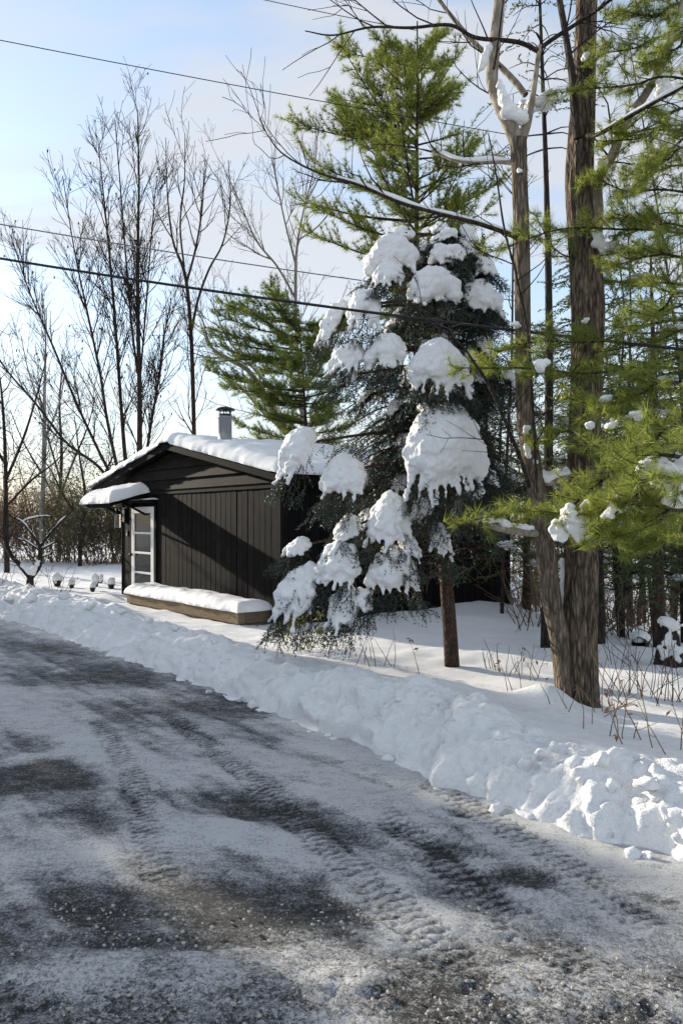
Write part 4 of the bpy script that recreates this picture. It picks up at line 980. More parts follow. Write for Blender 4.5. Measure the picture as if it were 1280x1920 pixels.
# ================================================================== NEAR WHITE PINE reaching in from the right
NP = np.array([4.3, 6.3, 0]); NP[2] = gz1(NP[0], NP[1])
wp = thing('white_pine', 'near white pine with long bright green needles reaching across the twin trunks', 'tree', NP)
wpt = catmull([NP + [0, 0, -.2], NP + [.02, 0, 2], NP + [.05, .05, 5], NP + [.1, .1, 8.5], NP + [.1, .1, 11]], 30)
part('trunk', rough_stem(wpt, np.linspace(.19, .03, 30), 22, .06, 9, 6, .15), BARK_BIG, wp)
TUFT = [puff_template(26, .11, .0040, 1.05, q) for q in range(4)]
def pine_bough(path, r0, twigmb, acc, tl=(.12, .34), gap=.085, tuftgap=.055, up=.25, density=1.0, f0=.25, flat=.55):
    seg = np.linalg.norm(np.diff(path, axis=0), axis=1); L = seg.sum(); n = max(8, int(L / .08)); q = catmull(path, n)
    twigmb.tube(q, np.linspace(r0, .004, n), 6, cap=False); t = nz(np.gradient(q, axis=0))
    m = int(L * (1 - f0) / gap * density)
    for k in range(m):
        f = f0 + (1 - f0) * (k + rng.random()) / m; i = min(int(f * n), n - 1)
        sd = nz(np.cross(t[i], [0, 0, 1])) * (1 if k % 2 else -1)
        d = nz(t[i] * .75 + sd * rng.uniform(.3, 1) + np.array([0, 0, rng.normal(.05, .35)]))
        ln = rng.uniform(*tl) * (1.15 - .6 * f)
        pt = wander(q[i], d, ln, 4, .12, .07); twigmb.tube(pt, np.linspace(.004, .002, 5), 3, cap=False)
        for c in np.arange(.35, 1.01, tuftgap / ln):
            j = c * 4; a = int(min(j, 3)); w = pt[a] + (pt[a + 1] - pt[a]) * (j - a)
            acc.append((w, nz((pt[a + 1] - pt[a]) + .5 * rvec() * np.array([1, 1, .6]) * (1 if c < .93 else .3) + np.array([0, 0, up * .4])), rng.uniform(.7, 1.1)))
        if rng.random() < .6 and ln > .18:
            e = wander(pt[2], side_dir(nz(pt[3] - pt[2]), R(45), flat=flat), ln * .6, 3, .1, .08); twigmb.tube(e, np.linspace(.003, .0015, 4), 3, cap=False)
            for c in (1, 2, 3): acc.append((e[c], nz(e[c] - e[c - 1] + .3 * rvec()), rng.uniform(.7, 1.05)))
    acc.append((q[-1], t[-1], 1.0))
def flush_tufts(acc, mb, temps):
    pos = np.array([a[0] for a in acc]); dr = np.array([a[1] for a in acc]); sc = np.array([a[2] for a in acc]); idx = rng.integers(0, len(temps), len(acc))
    for k, (V, T) in enumerate(temps):
        s = idx == k
        if s.any(): scatter(mb, V, T, pos[s], dr[s], sc[s])
acc = []; ptw = MB()
def at_trunk(z): return np.array([np.interp(z, wpt[:, 2], wpt[:, i]) for i in (0, 1)] + [z])
# photo path of each bough from the frame's right inwards; (x, y, depth)
for pts, dens in [
    ([(1400, 900, 4.2), (1240, 850, 4.3), (1130, 900, 4.5), (1050, 960, 4.7), (960, 960, 5.0), (850, 985, 5.5)], 1.15), ([(1420, 800, 4.6), (1260, 790, 4.8), (1150, 770, 5.0), (1060, 745, 5.2)], 1.0),
    ([(1390, 960, 3.9), (1280, 900, 3.9), (1190, 930, 4.0), (1120, 1000, 4.1)], 1.3), ([(1420, 1010, 4.0), (1300, 960, 4.1), (1230, 980, 4.2), (1160, 1010, 4.3)], 1.1),
    ([(1380, 860, 4.0), (1290, 860, 4.0), (1220, 870, 4.1), (1150, 930, 4.2), (1080, 975, 4.3)], 1.3), ([(1420, 700, 4.6), (1280, 720, 4.8), (1200, 740, 4.9), (1130, 770, 5.0)], 1.1),
    ([(1420, 640, 5.2), (1260, 690, 5.3), (1100, 700, 5.3), (980, 690, 5.4), (850, 690, 5.5)], .9), ([(1420, 760, 4.5), (1300, 800, 4.5), (1220, 830, 4.5), (1160, 850, 4.6)], 1.2),
    ([(1430, 560, 5.5), (1280, 600, 5.6), (1120, 640, 5.6), (1010, 640, 5.6), (930, 660, 5.6)], .8), ([(1430, 420, 5.6), (1290, 440, 5.6), (1160, 430, 5.6), (1050, 430, 5.6), (930, 470, 5.6)], .9),
    ([(1430, 330, 5.6), (1280, 360, 5.6), (1180, 360, 5.7), (1110, 330, 5.7)], .9), ([(1440, 240, 5.5), (1280, 250, 5.5), (1200, 260, 5.6), (1130, 265, 5.6)], .9),
    ([(1440, 130, 5.6), (1290, 150, 5.6), (1180, 160, 5.6), (1070, 170, 5.6)], .8), ([(1440, 40, 5.8), (1280, 70, 5.8), (1190, 90, 5.8), (1130, 100, 5.8)], .85),
    ([(1440, 470, 5.2), (1300, 490, 5.2), (1220, 480, 5.2), (1150, 500, 5.3)], .9), ([(1440, 560, 5.8), (1300, 540, 5.9), (1200, 530, 6), (1120, 530, 6.1)], .8),
    ([(1440, -40, 5.6), (1300, 10, 5.6), (1230, 30, 5.7), (1160, 20, 5.7)], .85), ([(1440, 300, 6.2), (1300, 310, 6.3), (1230, 320, 6.4), (1170, 330, 6.4)], .85),
    ([(1430, 620, 4.9), (1310, 560, 5.0), (1240, 580, 5.0), (1190, 620, 5.1)], .5), ([(1440, 390, 6.6), (1320, 400, 6.6), (1240, 400, 6.7), (1200, 420, 6.7)], .7),
    ([(1430, 1040, 4.6), (1310, 1000, 4.7), (1250, 1010, 4.8), (1200, 1020, 4.9)], .9), ([(1420, 870, 5.4), (1280, 880, 5.4), (1150, 880, 5.5), (1070, 810, 5.5), (1020, 830, 5.6)], .9),
    ([(1440, 520, 5.4), (1310, 440, 5.4), (1220, 420, 5.4), (1150, 400, 5.5)], .8), ([(1440, 640, 5.6), (1320, 620, 5.6), (1230, 640, 5.7), (1130, 660, 5.7)], .7), ([(1430, 700, 6.4), (1310, 670, 6.4), (1220, 690, 6.4), (1150, 720, 6.5)], .8), ([(1440, 20, 6.6), (1310, 0, 6.6), (1230, -10, 6.7), (1150, 40, 6.7)], .8), ([(1440, 300, 5.1), (1320, 290, 5.1), (1250, 300, 5.2), (1200, 340, 5.2)], .8),
    ([(1430, 460, 6.6), (1310, 560, 6.6), (1220, 590, 6.6), (1160, 600, 6.7)], .7), ([(1440, 120, 5.2), (1340, 230, 5.2), (1280, 260, 5.3), (1240, 300, 5.3)], .7), ([(1430, 380, 6.0), (1310, 480, 6.0), (1200, 470, 6.0), (1060, 480, 5.9), (1000, 400, 5.8)], .7), ([(1430, 170, 6.4), (1300, 200, 6.4), (1240, 215, 6.5), (1180, 200, 6.5)], .8), ([(1430, 80, 5), (1330, 60, 5), (1270, 90, 5.1), (1220, 120, 5.2)], .8)]:
    q = [P(*p) for p in pts]; s = at_trunk(q[0][2] - .1); q[0] = s
    pine_bough(np.array(q), .014, ptw, acc, density=dens * (.55 if dens >= 1 else .85), f0=.20, tl=(.14, .36), gap=.055)
pn = MB(); flush_tufts(acc, pn, TUFT)
part('limbs', ptw, BARK_DARK, wp); part('needles', pn, NEEDLE_NEAR, wp)
for rows in [[(1205, 885, 12, 3.95), (1225, 870, 16, 3.95), (1245, 880, 20, 3.93), (1262, 895, 20, 3.93), (1235, 905, 14, 3.93)], [(1270, 870, 13, 3.95), (1290, 868, 14, 3.95), (1310, 875, 14, 3.95)], [(1255, 935, 10, 3.95), (1272, 938, 12, 3.95), (1290, 935, 11, 3.95)],
             [(1175, 928, 10, 4.1), (1162, 945, 13, 4.08), (1148, 958, 10, 4.08), (1136, 970, 9, 4.08)], [(1160, 925, 7, 4.15), (1150, 938, 7, 4.15)], [(1066, 955, 9, 4.25), (1072, 972, 14, 4.23), (1083, 985, 12, 4.23), (1082, 1002, 7, 4.23), (1084, 1018, 5, 4.23)], [(1040, 978, 9, 4.3), (1046, 996, 10, 4.28), (1054, 1008, 7, 4.28)],
             [(1154, 790, 6, 4.6), (1146, 800, 7, 4.6)], [(1110, 800, 7, 5.0), (1104, 798, 5, 5.0)], [(1190, 775, 6, 4.7), (1196, 780, 5, 4.7)], [(1011, 690, 8, 5.2), (1018, 682, 7, 5.2), (1006, 684, 6, 5.2)], [(1128, 748, 5, 5), (1138, 746, 6, 5)], [(1110, 1005, 6, 4.2), (1106, 1012, 5, 4.2)],
             [(1180, 95, 9, 5.6), (1172, 84, 8, 5.6)], [(1246, 160, 8, 5.4), (1240, 172, 9, 5.4), (1234, 150, 6, 5.4)], [(1145, 250, 6, 5.5), (1152, 262, 6, 5.5)], [(1250, 460, 7, 5.2), (1258, 468, 6, 5.2)], [(1232, 320, 6, 5.6), (1246, 314, 5, 5.6)], [(1040, 120, 7, 5.6), (1050, 112, 6, 5.6)], [(1040, 1000, 6, 4.5), (1140, 905, 5, 4.3)]]:
    if len(rows) < 3 and rows[0][1] < 700: continue
    clump(wp, line_blobs(rows, len(rows) * 6, .010), .009, .014, 24)

# ================================================================== WHITE PINES behind the cabin
PUFF = [puff_template(16, .125, .010, 1.25, 20 + q) for q in range(4)]
def back_pine(name, label, bx, D, by, ytop, widths, mat, seed, sides=(1, 1), lean=0.0, whorl=.42, fill=1.0, trunk_mat=BARK_DARK, clump_gap=.085, scale=1.0, rises=(.1, .75), extra=()):
    """widths: (photo y, half width left px, half width right px) down the crown"""
    b = P(bx, by, D); b[2] = gz1(b[0], b[1]); top = P(bx + lean, ytop, D)
    t = thing(name, label, 'tree', b)
    tr = catmull([b - [0, 0, .2], b * .6 + top * .4 + [rng.normal(0, .08), 0, 0], top], 30); r0 = .008 * (top[2] - b[2]) + .03
    part('trunk', rough_stem(tr, np.linspace(r0, .012, 30), 12, .05, 8, seed), trunk_mat, t)
    acc, tw = [], MB(); wy = np.array([P(0, w[0], D)[2] for w in widths])[::-1]; wl = np.array([w[1] for w in widths])[::-1] / FPX * D; wr = np.array([w[2] for w in widths])[::-1] / FPX * D
    z = wy[0]; ext = list(extra)
    while z < top[2] - .15 or ext:
        for k in range(rng.integers(4, 7) if z < top[2] - .15 else len(ext)):
            a = rng.uniform(0, 2 * np.pi); o = np.array([math.cos(a), math.sin(a), 0])
            W = np.interp(z, wy, wl) if o[0] < 0 else np.interp(z, wy, wr)
            L = W * (rng.uniform(.35, .8) if rng.random() < .5 else rng.uniform(.8, 1.2)) * (1 if abs(o[0]) > .4 else .85)
            if L < .12 and z < top[2] - .15: continue
            zz = z + rng.uniform(-.15, .15); c = np.array([np.interp(zz, tr[:, 2], tr[:, i]) for i in (0, 1)] + [zz])
            rise = rng.uniform(*rises)
            if z >= top[2] - .15:
                e_ = P(*ext.pop(), D + rng.uniform(-.6, .6)); c = np.array([np.interp(e_[2] - .25 * abs(e_[0] - b[0]), tr[:, 2], tr[:, i]) for i in (0, 1)] + [e_[2] - .25 * abs(e_[0] - b[0])]); o = (e_ - c) * [1, 1, 0]; L = np.linalg.norm(o); o = o / L; rise = .25
            p = catmull([c, c + o * L * .5 + [0, 0, rise * L * .35], c + o * L + [0, 0, rise * L]], max(8, int(L / .12)))
            tw.tube(p, np.linspace(.010 + .010 * L, .005, len(p)), 5, cap=False); tt = nz(np.gradient(p, axis=0)); n = len(p)
            for j in range(int(n * .25), n):
                for q in range(rng.poisson(2.3 * fill) + (1 if j > n - 3 else 0)):
                    s = nz(np.cross(tt[j], [0, 0, 1.0])) * rng.choice((-1, 1))
                    d = nz(tt[j] * .7 + s * rng.uniform(.2, 1) + [0, 0, rng.normal(.12, .3)]); ln = rng.uniform(.18, .5) * scale
                    pt = wander(p[j], d, ln, 3, .12, .1); tw.tube(pt, np.linspace(.005, .003, 4), 3, cap=False)
                    for cgap in np.arange(.3, 1.01, clump_gap / ln):
                        a_ = min(int(cgap * 3), 2); w_ = pt[a_] + (pt[a_ + 1] - pt[a_]) * (cgap * 3 - a_)
                        acc.append((w_, nz(d + .45 * rvec() + [0, 0, .3]), rng.uniform(.7, 1.1) * scale))
        z += whorl * rng.uniform(.7, 1.3)
    nd = MB(); flush_tufts(acc, nd, PUFF)
    part('limbs', tw, BARK_DARK, t); part('needles', nd, mat, t)
    return t, tr
back_pine('tall_white_pine', 'tall green white pine standing behind the cabin and spruce', 782, 13.0, 1100, 40,
          [(60, 10, 20), (100, 50, 40), (200, 95, 80), (265, 150, 85), (300, 150, 110), (370, 170, 120), (440, 150, 130), (500, 100, 110), (560, 60, 60), (640, 40, 40)], NEEDLE_MID, 3, fill=1.15, whorl=.34, clump_gap=.08, extra=[(560, 235), (575, 300), (630, 185), (640, 225), (558, 375), (585, 440), (600, 395), (880, 240), (905, 300), (655, 100), (890, 380), (610, 330), (700, 70), (850, 170)])
back_pine('dense_white_pine', 'dark green bushy pine rising just behind the cabin roof', 560, 17.0, 1090, 580,
          [(585, 90, 50), (605, 140, 60), (640, 160, 70), (690, 165, 80), (740, 130, 90), (790, 90, 90), (835, 110, 60), (860, 50, 40)], NEEDLE_BACK, 4, fill=1.6, whorl=.27, clump_gap=.085, rises=(-.05, .3), extra=[(405, 590), (420, 570), (400, 650), (395, 700), (430, 730), (440, 580), (640, 610), (470, 565), (520, 560), (450, 800), (480, 830)])

# ================================================================== BARE TREES
def bare_tree(name, label, stems, spec, mat, D, group=None, snow=None, seeds=None, by=1085, base_x=None):
    s0 = stems[0][0]; b = P(base_x if base_x is not None else s0[0], by, D); b[2] = gz1(b[0], b[1])
    t = thing(name, label, 'tree', b, group); tw = MB(); buds = []
    for i, st_ in enumerate(stems):
        p, r = stem_px([(a, c, w, D + dd) for a, c, w, dd in st_], 30)
        r = np.maximum(r * .8, .004)
        if i == 0 and p[0][2] > b[2] + .3: p = np.vstack([b - [0, 0, .2], p]); r = np.concatenate([[r[0] * 1.15], r])
        elif p[0][2] < b[2]: pass
        part('trunk' if i == 0 else 'limb', MB().tube(p, r, 9), mat, t)
        twigs(tw, p, r, 0, spec, buds)
        if snow: part('snow_strip', snow_on(MB(), p + [0, 0, float(r.mean()) * .6], (r[0] * .9, r[-1] * 1.3), .05 * snow, .05, .8, i), SNOW, t)
    if seeds and buds:
        lf_ = MB(); sel = rng.permutation(len(buds))[:seeds]
        for k in sel: lf_.ball(buds[k] - [0, 0, .03], np.array([.018, .018, .035]), nu=5, nv=4)
        part('dry_leaves', lf_, BARK_BARE, t)
    part('twigs', tw, mat, t); return t
DB = 17.5
VASE = [dict(n=4.0, ang=(16, 42), len=(.8, 2.4), r=.014, r1=.006, wig=.07, up=.10, seg=6, f0=.18, taper=.5), dict(n=4.8, ang=(18, 48), len=(.35, 1.0), r=.008, r1=.0048, wig=.08, up=.08, seg=4, f0=.15), dict(n=4.4, ang=(20, 50), len=(.12, .42), r=.0055, r1=.004, wig=.1, up=.06, seg=2)]
bare_tree('vase_tree', 'tall dark bare tree with a fan of upright stems behind the porch roof',
    [[(262, 1000, 15, 0), (262, 865, 13, 0), (262, 740, 11, 0), (259, 600, 9, 0), (259, 450, 7, 0), (261, 330, 4, 0), (258, 205, 2, 0)],
     [(252, 960, 11, .3), (237, 875, 10, .3), (228, 770, 8, .3), (220, 655, 7, .3), (211, 540, 6, .3), (200, 420, 4, .2), (185, 275, 2, .2)],
     [(245, 960, 10, -.3), (221, 880, 8, -.3), (200, 780, 7, -.4), (188, 700, 6, -.4), (165, 590, 5, -.5), (140, 470, 3, -.5), (118, 330, 2, -.5)],
     [(240, 950, 9, .1), (205, 885, 7, .1), (150, 770, 6, .2), (100, 650, 5, .2), (55, 545, 3, .3), (20, 440, 2, .3)],
     [(236, 955, 9, -.2), (190, 880, 7, -.3), (125, 830, 6, -.4), (70, 760, 5, -.5), (10, 690, 4, -.5), (-50, 600, 2, -.6)],
     [(266, 930, 8, .2), (278, 830, 7, .2), (296, 720, 5, .2), (308, 630, 4, .2), (322, 560, 2, .2)],
     [(258, 700, 6, 0), (246, 600, 5, -.1), (236, 480, 4, -.2), (226, 350, 3, -.2), (216, 225, 2, -.2)],
     [(262, 720, 5, 0), (272, 600, 4, .1), (282, 470, 3, .1), (292, 350, 2, .1)]], VASE, BARK_BARE, DB, seeds=160, base_x=258)
OPEN = [dict(n=1.9, ang=(20, 45), len=(.8, 2.2), r=.020, r1=.007, wig=.10, up=.12, seg=6, f0=.25), dict(n=3, ang=(22, 50), len=(.3, 1.0), r=.009, r1=.005, wig=.10, up=.1, seg=4), dict(n=3, ang=(25, 50), len=(.1, .35), r=.006, r1=.004, wig=.1, up=.06, seg=2)]
bare_tree('forked_tree', 'slender reddish bare tree forking into upright leaders beside the chimney',
    [[(366, 1000, 11, 0), (364, 822, 10, 0), (361, 700, 10, 0), (357, 605, 9, 0), (347, 515, 8, 0), (324, 450, 5, 0), (314, 360, 3, 0), (311, 258, 1.5, 0)],
     [(359, 620, 7, 0), (372, 560, 6, .1), (392, 505, 5, .2), (418, 455, 4, .2), (432, 380, 3, .2), (428, 300, 1.5, .2)],
     [(350, 530, 6, 0), (366, 470, 5, -.1), (378, 400, 4, -.1), (384, 320, 2, -.1)], [(345, 500, 5, 0), (338, 420, 4, .1), (346, 340, 3, .1), (347, 250, 1.5, .1)]], OPEN, BARK_RED, 18.2)
FINE = [dict(n=1.9, ang=(20, 45), len=(.9, 2.6), r=.018, r1=.006, wig=.09, up=.08, seg=7, f0=.2), dict(n=3.2, ang=(22, 55), len=(.4, 1.3), r=.009, r1=.0048, wig=.12, up=.05, seg=5), dict(n=3.4, ang=(25, 60), len=(.15, .5), r=.006, r1=.0038, wig=.14, up=.02, seg=3)]
bare_tree('pale_birch', 'pale fine twigged birch spreading above the dark bushy pine',
    [[(575, 1000, 14, 0), (570, 830, 12, 0), (556, 640, 9, 0), (554, 545, 8, 0), (556, 470, 6, 0), (568, 400, 4, 0), (590, 310, 3, 0), (596, 240, 1.5, 0)],
     [(554, 560, 6, 0), (520, 500, 5, .2), (480, 450, 4, .3), (448, 375, 3, .3), (415, 305, 1.5, .3)], [(555, 500, 5, 0), (535, 420, 4, -.2), (520, 350, 3, -.2), (508, 290, 1.5, -.2)], [(560, 450, 4, 0), (600, 420, 3, .2), (640, 360, 2, .2), (650, 300, 1.5, .2)]], FINE, BARK_PALE, 21.0)
bare_tree('leaning_tree', 'leaning bare tree with snow along its limbs behind the chimney',
    [[(600, 1000, 16, 0), (566, 850, 15, 0), (530, 800, 14, 0), (470, 700, 11, 0), (400, 655, 7, 0), (380, 600, 3, 0)], [(545, 815, 9, .1), (495, 775, 7, .1), (455, 730, 5, .1), (410, 700, 2, .1)], [(520, 780, 8, -.1), (500, 720, 6, -.1), (430, 640, 4, -.2), (395, 560, 2, -.2)], [(540, 810, 7, .1), (560, 740, 6, .2), (600, 690, 4, .2), (640, 600, 2, .2)]], FINE, BARK_PALE, 19.5, snow=1.0)
DENSE = [dict(n=2.4, ang=(25, 60), len=(.8, 2.4), r=.018, r1=.004, wig=.14, up=.05, seg=6, f0=.12), dict(n=3.8, ang=(25, 65), len=(.35, 1.1), r=.010, r1=.005, wig=.16, up=.03, seg=4, f0=.1), dict(n=4.0, ang=(25, 65), len=(.15, .5), r=.0065, r1=.004, wig=.18, up=.02, seg=3)]
bare_tree('white_birch', 'white barked birch standing beyond the snowy garden', [[(78, 1085, 12, 0), (80, 960, 11, 0), (83, 850, 10, 0), (84, 740, 7, 0), (86, 640, 4, 0), (82, 560, 2, 0)], [(83, 830, 5, .1), (110, 760, 4, .2), (125, 690, 2, .2)], [(83, 780, 4, .1), (55, 700, 3, .2), (40, 630, 2, .2)]], FINE, BARK_BIRCH, 25.0)
bare_tree('thicket_tree', 'dark much branched bare tree on the far left behind the apple tree', [[(14, 1085, 13, 0), (12, 960, 11, 0), (10, 840, 8, 0), (4, 740, 5, 0), (-10, 640, 2, 0)], [(12, 900, 7, 0), (45, 820, 6, .2), (70, 740, 4, .2), (90, 660, 2, .2)], [(10, 870, 6, 0), (-30, 800, 5, .2), (-60, 700, 3, .2)], [(12, 950, 6, 0), (60, 900, 5, -.2), (110, 860, 3, -.2), (150, 800, 2, -.2)]], DENSE, BARK_DARK, 21.0)
bare_tree('garden_tree', 'low bare tree with tangled twigs left of the porch', [[(150, 1085, 10, 0), (152, 1000, 9, 0), (160, 930, 7, 0), (150, 860, 4, 0), (140, 780, 2, 0)], [(156, 960, 6, 0), (190, 900, 5, .2), (215, 850, 3, .2)], [(154, 980, 6, 0), (120, 930, 5, .2), (95, 880, 3, .2), (70, 850, 2, .2)], [(158, 940, 5, 0), (185, 950, 4, -.2), (225, 930, 2, -.2)]], DENSE, BARK_DARK, 24.0)
bare_tree('thicket_tree', 'fine grey bare tree rising beyond the garden lights', [[(112, 1085, 10, 0), (112, 960, 9, 0), (116, 850, 7, 0), (112, 760, 5, 0), (118, 680, 2, 0)], [(113, 930, 6, 0), (140, 860, 5, .3), (165, 800, 3, .3), (180, 740, 2, .3)], [(113, 950, 6, 0), (80, 890, 5, .3), (45, 830, 3, .3), (20, 770, 2, .3)], [(114, 900, 5, 0), (90, 820, 4, -.3), (70, 760, 2, -.3)]], DENSE, BARK_BARE, 28.0)
# old apple tree with snow in its fork
DAp = 16.2
ap = thing('apple_tree', 'old crooked apple tree with snow lying along its forked limbs', 'tree', (P(57, 1098, DAp)[0], DAp, gz1(P(57, 1098, DAp)[0], DAp)))
tw = MB()
for i, st_ in enumerate([[(57, 1105, 15, 0), (57, 1088, 13, 0), (60, 1078, 11, 0)], [(58, 1084, 10, 0), (40, 1062, 9, 0), (20, 1038, 8, 0), (10, 1006, 7, 0), (10, 960, 7, 0), (12, 920, 6, 0), (8, 846, 3, 0)], [(60, 1082, 10, 0), (74, 1060, 9, 0), (76, 1022, 8, 0)],
                         [(76, 1025, 6, 0), (60, 1000, 5, -.1), (42, 979, 4, -.1), (15, 965, 2, -.1)], [(76, 1024, 6, 0), (95, 1000, 5, .1), (115, 978, 4, .1), (140, 955, 2, .1)], [(77, 1030, 5, 0), (95, 1022, 4, -.1), (108, 1012, 2, -.1)], [(72, 1030, 4, 0), (50, 1015, 3, -.1), (25, 1008, 2, -.1)],
                         [(76, 1045, 4, 0), (92, 1040, 3, .1), (100, 1036, 2, .1)], [(42, 979, 3, 0), (60, 972, 3, .1), (85, 968, 2, .1), (110, 970, 1.5, .1)]]):
    p, r = stem_px([(a, c, w, DAp + dd) for a, c, w, dd in st_], 16)
    part('trunk' if i == 0 else 'limb', rough_stem(p, r, 10, .08, 6, i), BARK_DARK, ap)
    if i: twigs(tw, p, r, 0, [dict(n=5, ang=(25, 70), len=(.3, .9), r=.012, r1=.005, wig=.16, up=.08, seg=4, f0=.1)] + DENSE[2:]); part('snow_strip', snow_on(MB(), p + [0, -.01, float(r.mean()) * .75], (r[0] * .62, r[-1] * .8), .028, .0, .85, i), SNOW, ap)
part('twigs', tw, BARK_DARK, ap)
clump(ap, line_blobs([(42, 1058, 4, DAp - .06), (52, 1070, 5, DAp - .07), (60, 1074, 6, DAp - .07), (66, 1066, 5, DAp - .07), (72, 1054, 4, DAp - .06)], 12), .02)

# ================================================================== SHRUBS and brush
def bush(name, label, x, y, w, d, h, mat, nstem, leaf=None, leafn=0, leafL=.05, group=None, snow=0, spec=None):
    z = gz1(x, y); t = thing(name, label, 'shrub', (x, y, z), group); mb = MB(); tips = []
    for k in range(nstem):
        b = np.array([x + rng.normal(0, w * .22), y + rng.normal(0, d * .22), z - .05]); dr = np.array([(b[0] - x) / w * 1.2 + rng.normal(0, .25), (b[1] - y) / d * 1.2 + rng.normal(0, .25), 1.0])
        p = wander(b, dr, h * rng.uniform(.7, 1.1), 6, .10, .03); r = np.linspace(.012 * min(h, 2) * .6, .003, 7); mb.tube(p, r, 4, cap=False)
        twigs(mb, p, r, 0, spec or [dict(n=4, ang=(20, 60), len=(.25 * h, .5 * h), r=.006, r1=.003, wig=.15, up=.04, seg=2 if h > 1.5 else 4, f0=.15), dict(n=5, ang=(20, 60), len=(.08 * h, .25 * h), r=.004, r1=.002, wig=.15, seg=1 if h > 1.5 else 3)], tips)
    part('stems', mb, mat, t)
    if leaf is not None and tips:
        lm = MB(); tips = np.array(tips); ii = rng.integers(0, len(tips), leafn)
        V = np.array([[0, 0, 0], [.22, 0, .5], [0, .03, 1.0], [-.22, 0, .5]]) * leafL; T = np.array([[0, 1, 2], [0, 2, 3]])
        scatter(lm, V, T, tips[ii] + rng.normal(0, .06 * h + .01, (leafn, 3)), rvec(leafn) + [0, 0, .3], rng.uniform(.6, 1.2, leafn)); part('leaves', lm, leaf, t)
    return t
for i, (px_, D, w, h, lab, leaf, ln) in enumerate([
    (-60, 27, 3.0, 2.4, 'reddish brown hedge shrub at the far left of the garden', LEAF_DRY, 2600), (20, 28, 3.0, 2.3, 'bare brown hedge shrub behind the apple tree trunk', LEAF_DRY, 2600), (85, 27, 2.6, 2.2, 'brown twiggy hedge shrub behind the white birch foot', LEAF_DRY, 2600), (140, 26, 2.4, 2.2, 'brown green hedge shrub behind the low garden tree', LEAF_RHODO, 1200),
    (195, 25, 2.2, 2.5, 'rounded dark evergreen shrub beside the cabin lantern', NEEDLE_HEM, 5200), (228, 26, 2.0, 2.0, 'dark evergreen shrub hidden partly by the cabin corner', NEEDLE_HEM, 4200)]):
    x = (px_ - 640) / FPX * D; bush('hedge_shrub', lab, x, D, w, 1.4, h * 1.22, BRUSH, 50, leaf, int(ln * 1.5), .10)
gp = P(93, 1105, 12.9)
bush('bare_shrub', 'small bare shrub poking out of the snow behind the ploughed bank', gp[0], gp[1], .5, .5, .75, BARK_DARK, 9)
gp = P(2, 1100, 14); bush('bare_shrub', 'sprawling bare shrub under the apple tree limbs', gp[0], gp[1], 1.2, .6, .55, BARK_DARK, 14)
gp = P(560, 1215, 7.9); bush('evergreen_shrub', 'small leafy evergreen shrub under the lowest spruce bough', gp[0], gp[1], .34, .3, .42, STEM_DARK, 18, LEAF_RHODO, 420, .055)
# weeds and saplings in the snow
def weeds(name, label, x, y, n, h, mat, sp=.12, leaf=0):
    z = gz1(x, y); t = thing(name, label, 'weeds', (x, y, z), 'dry stems in the snow'); mb = MB(); tips = []
    for k in range(n):
        p = wander((x + rng.normal(0, sp), y + rng.normal(0, sp), z - .03), rng.normal(0, .28, 3) + [0, 0, 1], h * rng.uniform(.5, 1.1), 5, .10, .02); r = np.linspace(.0042, .0018, 6); mb.tube(p, r, 4, cap=False)
        twigs(mb, p, r, 0, [dict(n=6 if leaf else 4, ang=(25, 60), len=(.06, .2), r=.0025, r1=.0014, wig=.18, up=.03, seg=3, f0=.35)], tips)
    part('stems', mb, mat, t)
    if leaf and tips:
        lm = MB(); tips = np.array(tips); ii = rng.integers(0, len(tips), leaf); V = np.array([[0, 0, 0], [.2, 0, .5], [0, .1, 1.0], [-.2, 0, .5]]) * .05
        scatter(lm, V, np.array([[0, 1, 2], [0, 2, 3]]), tips[ii], rvec(leaf) - [0, 0, .8], rng.uniform(.6, 1.2, leaf)); part('dry_leaves', lm, LEAF_DRY, t)
for (a, b, D, n, h, lf_, lab) in [(700, 1245, 7.2, 5, .5, 0, 'thin dry stalks beside the wooden stake'), (735, 1250, 7.1, 4, .42, 8, 'pale dry stalks between the stake and the spruce trunk'), (905, 1245, 7.2, 6, .38, 0, 'low dry stems right of the spruce trunk'), (960, 1250, 7.0, 6, .38, 0, 'tuft of thin stems between the spruce and the twin trunks'), (1000, 1262, 6.7, 6, .36, 12, 'dark leafless weeds close to the foot of the twin trunks'),
                             (985, 1300, 5.9, 3, .2, 9, 'dry brown leaves on a short stem in the sunlit snow'), (1050, 1330, 5.3, 3, .22, 9, 'small brown weed before the twin trunks'), (1125, 1330, 5.5, 5, .5, 6, 'bent weed stalks at the right foot of the twin trunks'), (1120, 1370, 4.9, 2, .32, 7, 'dry stalk with brown leaves in open snow'), (1150, 1290, 6.2, 10, .5, 0, 'tangled bare stems behind the twin trunks'),
                             (1200, 1290, 6.2, 12, .5, 0, 'thicket of bare stems below the snowy stump'), (1250, 1300, 6.0, 12, .6, 0, 'tall bare stems right of the snowy stump'), (1230, 1400, 4.5, 6, .6, 14, 'tall reddish weed with hanging dry leaves'), (1290, 1420, 4.3, 7, .5, 14, 'dry reddish weed at the edge of the snowfield'), (1160, 1380, 4.8, 2, .3, 0, 'single leaning twig behind the snow bank'),
                             (625, 1235, 7.4, 4, .3, 0, 'short bare stems below the lowest spruce bough'), (1180, 1240, 7.6, 9, .7, 0, 'bare saplings in front of the snowy log')]:
    x = (a - 640) / FPX * D; weeds('dry_weed', lab, x, D, n, h, STEM_DRY if lf_ else STEM_DARK, .10, lf_)
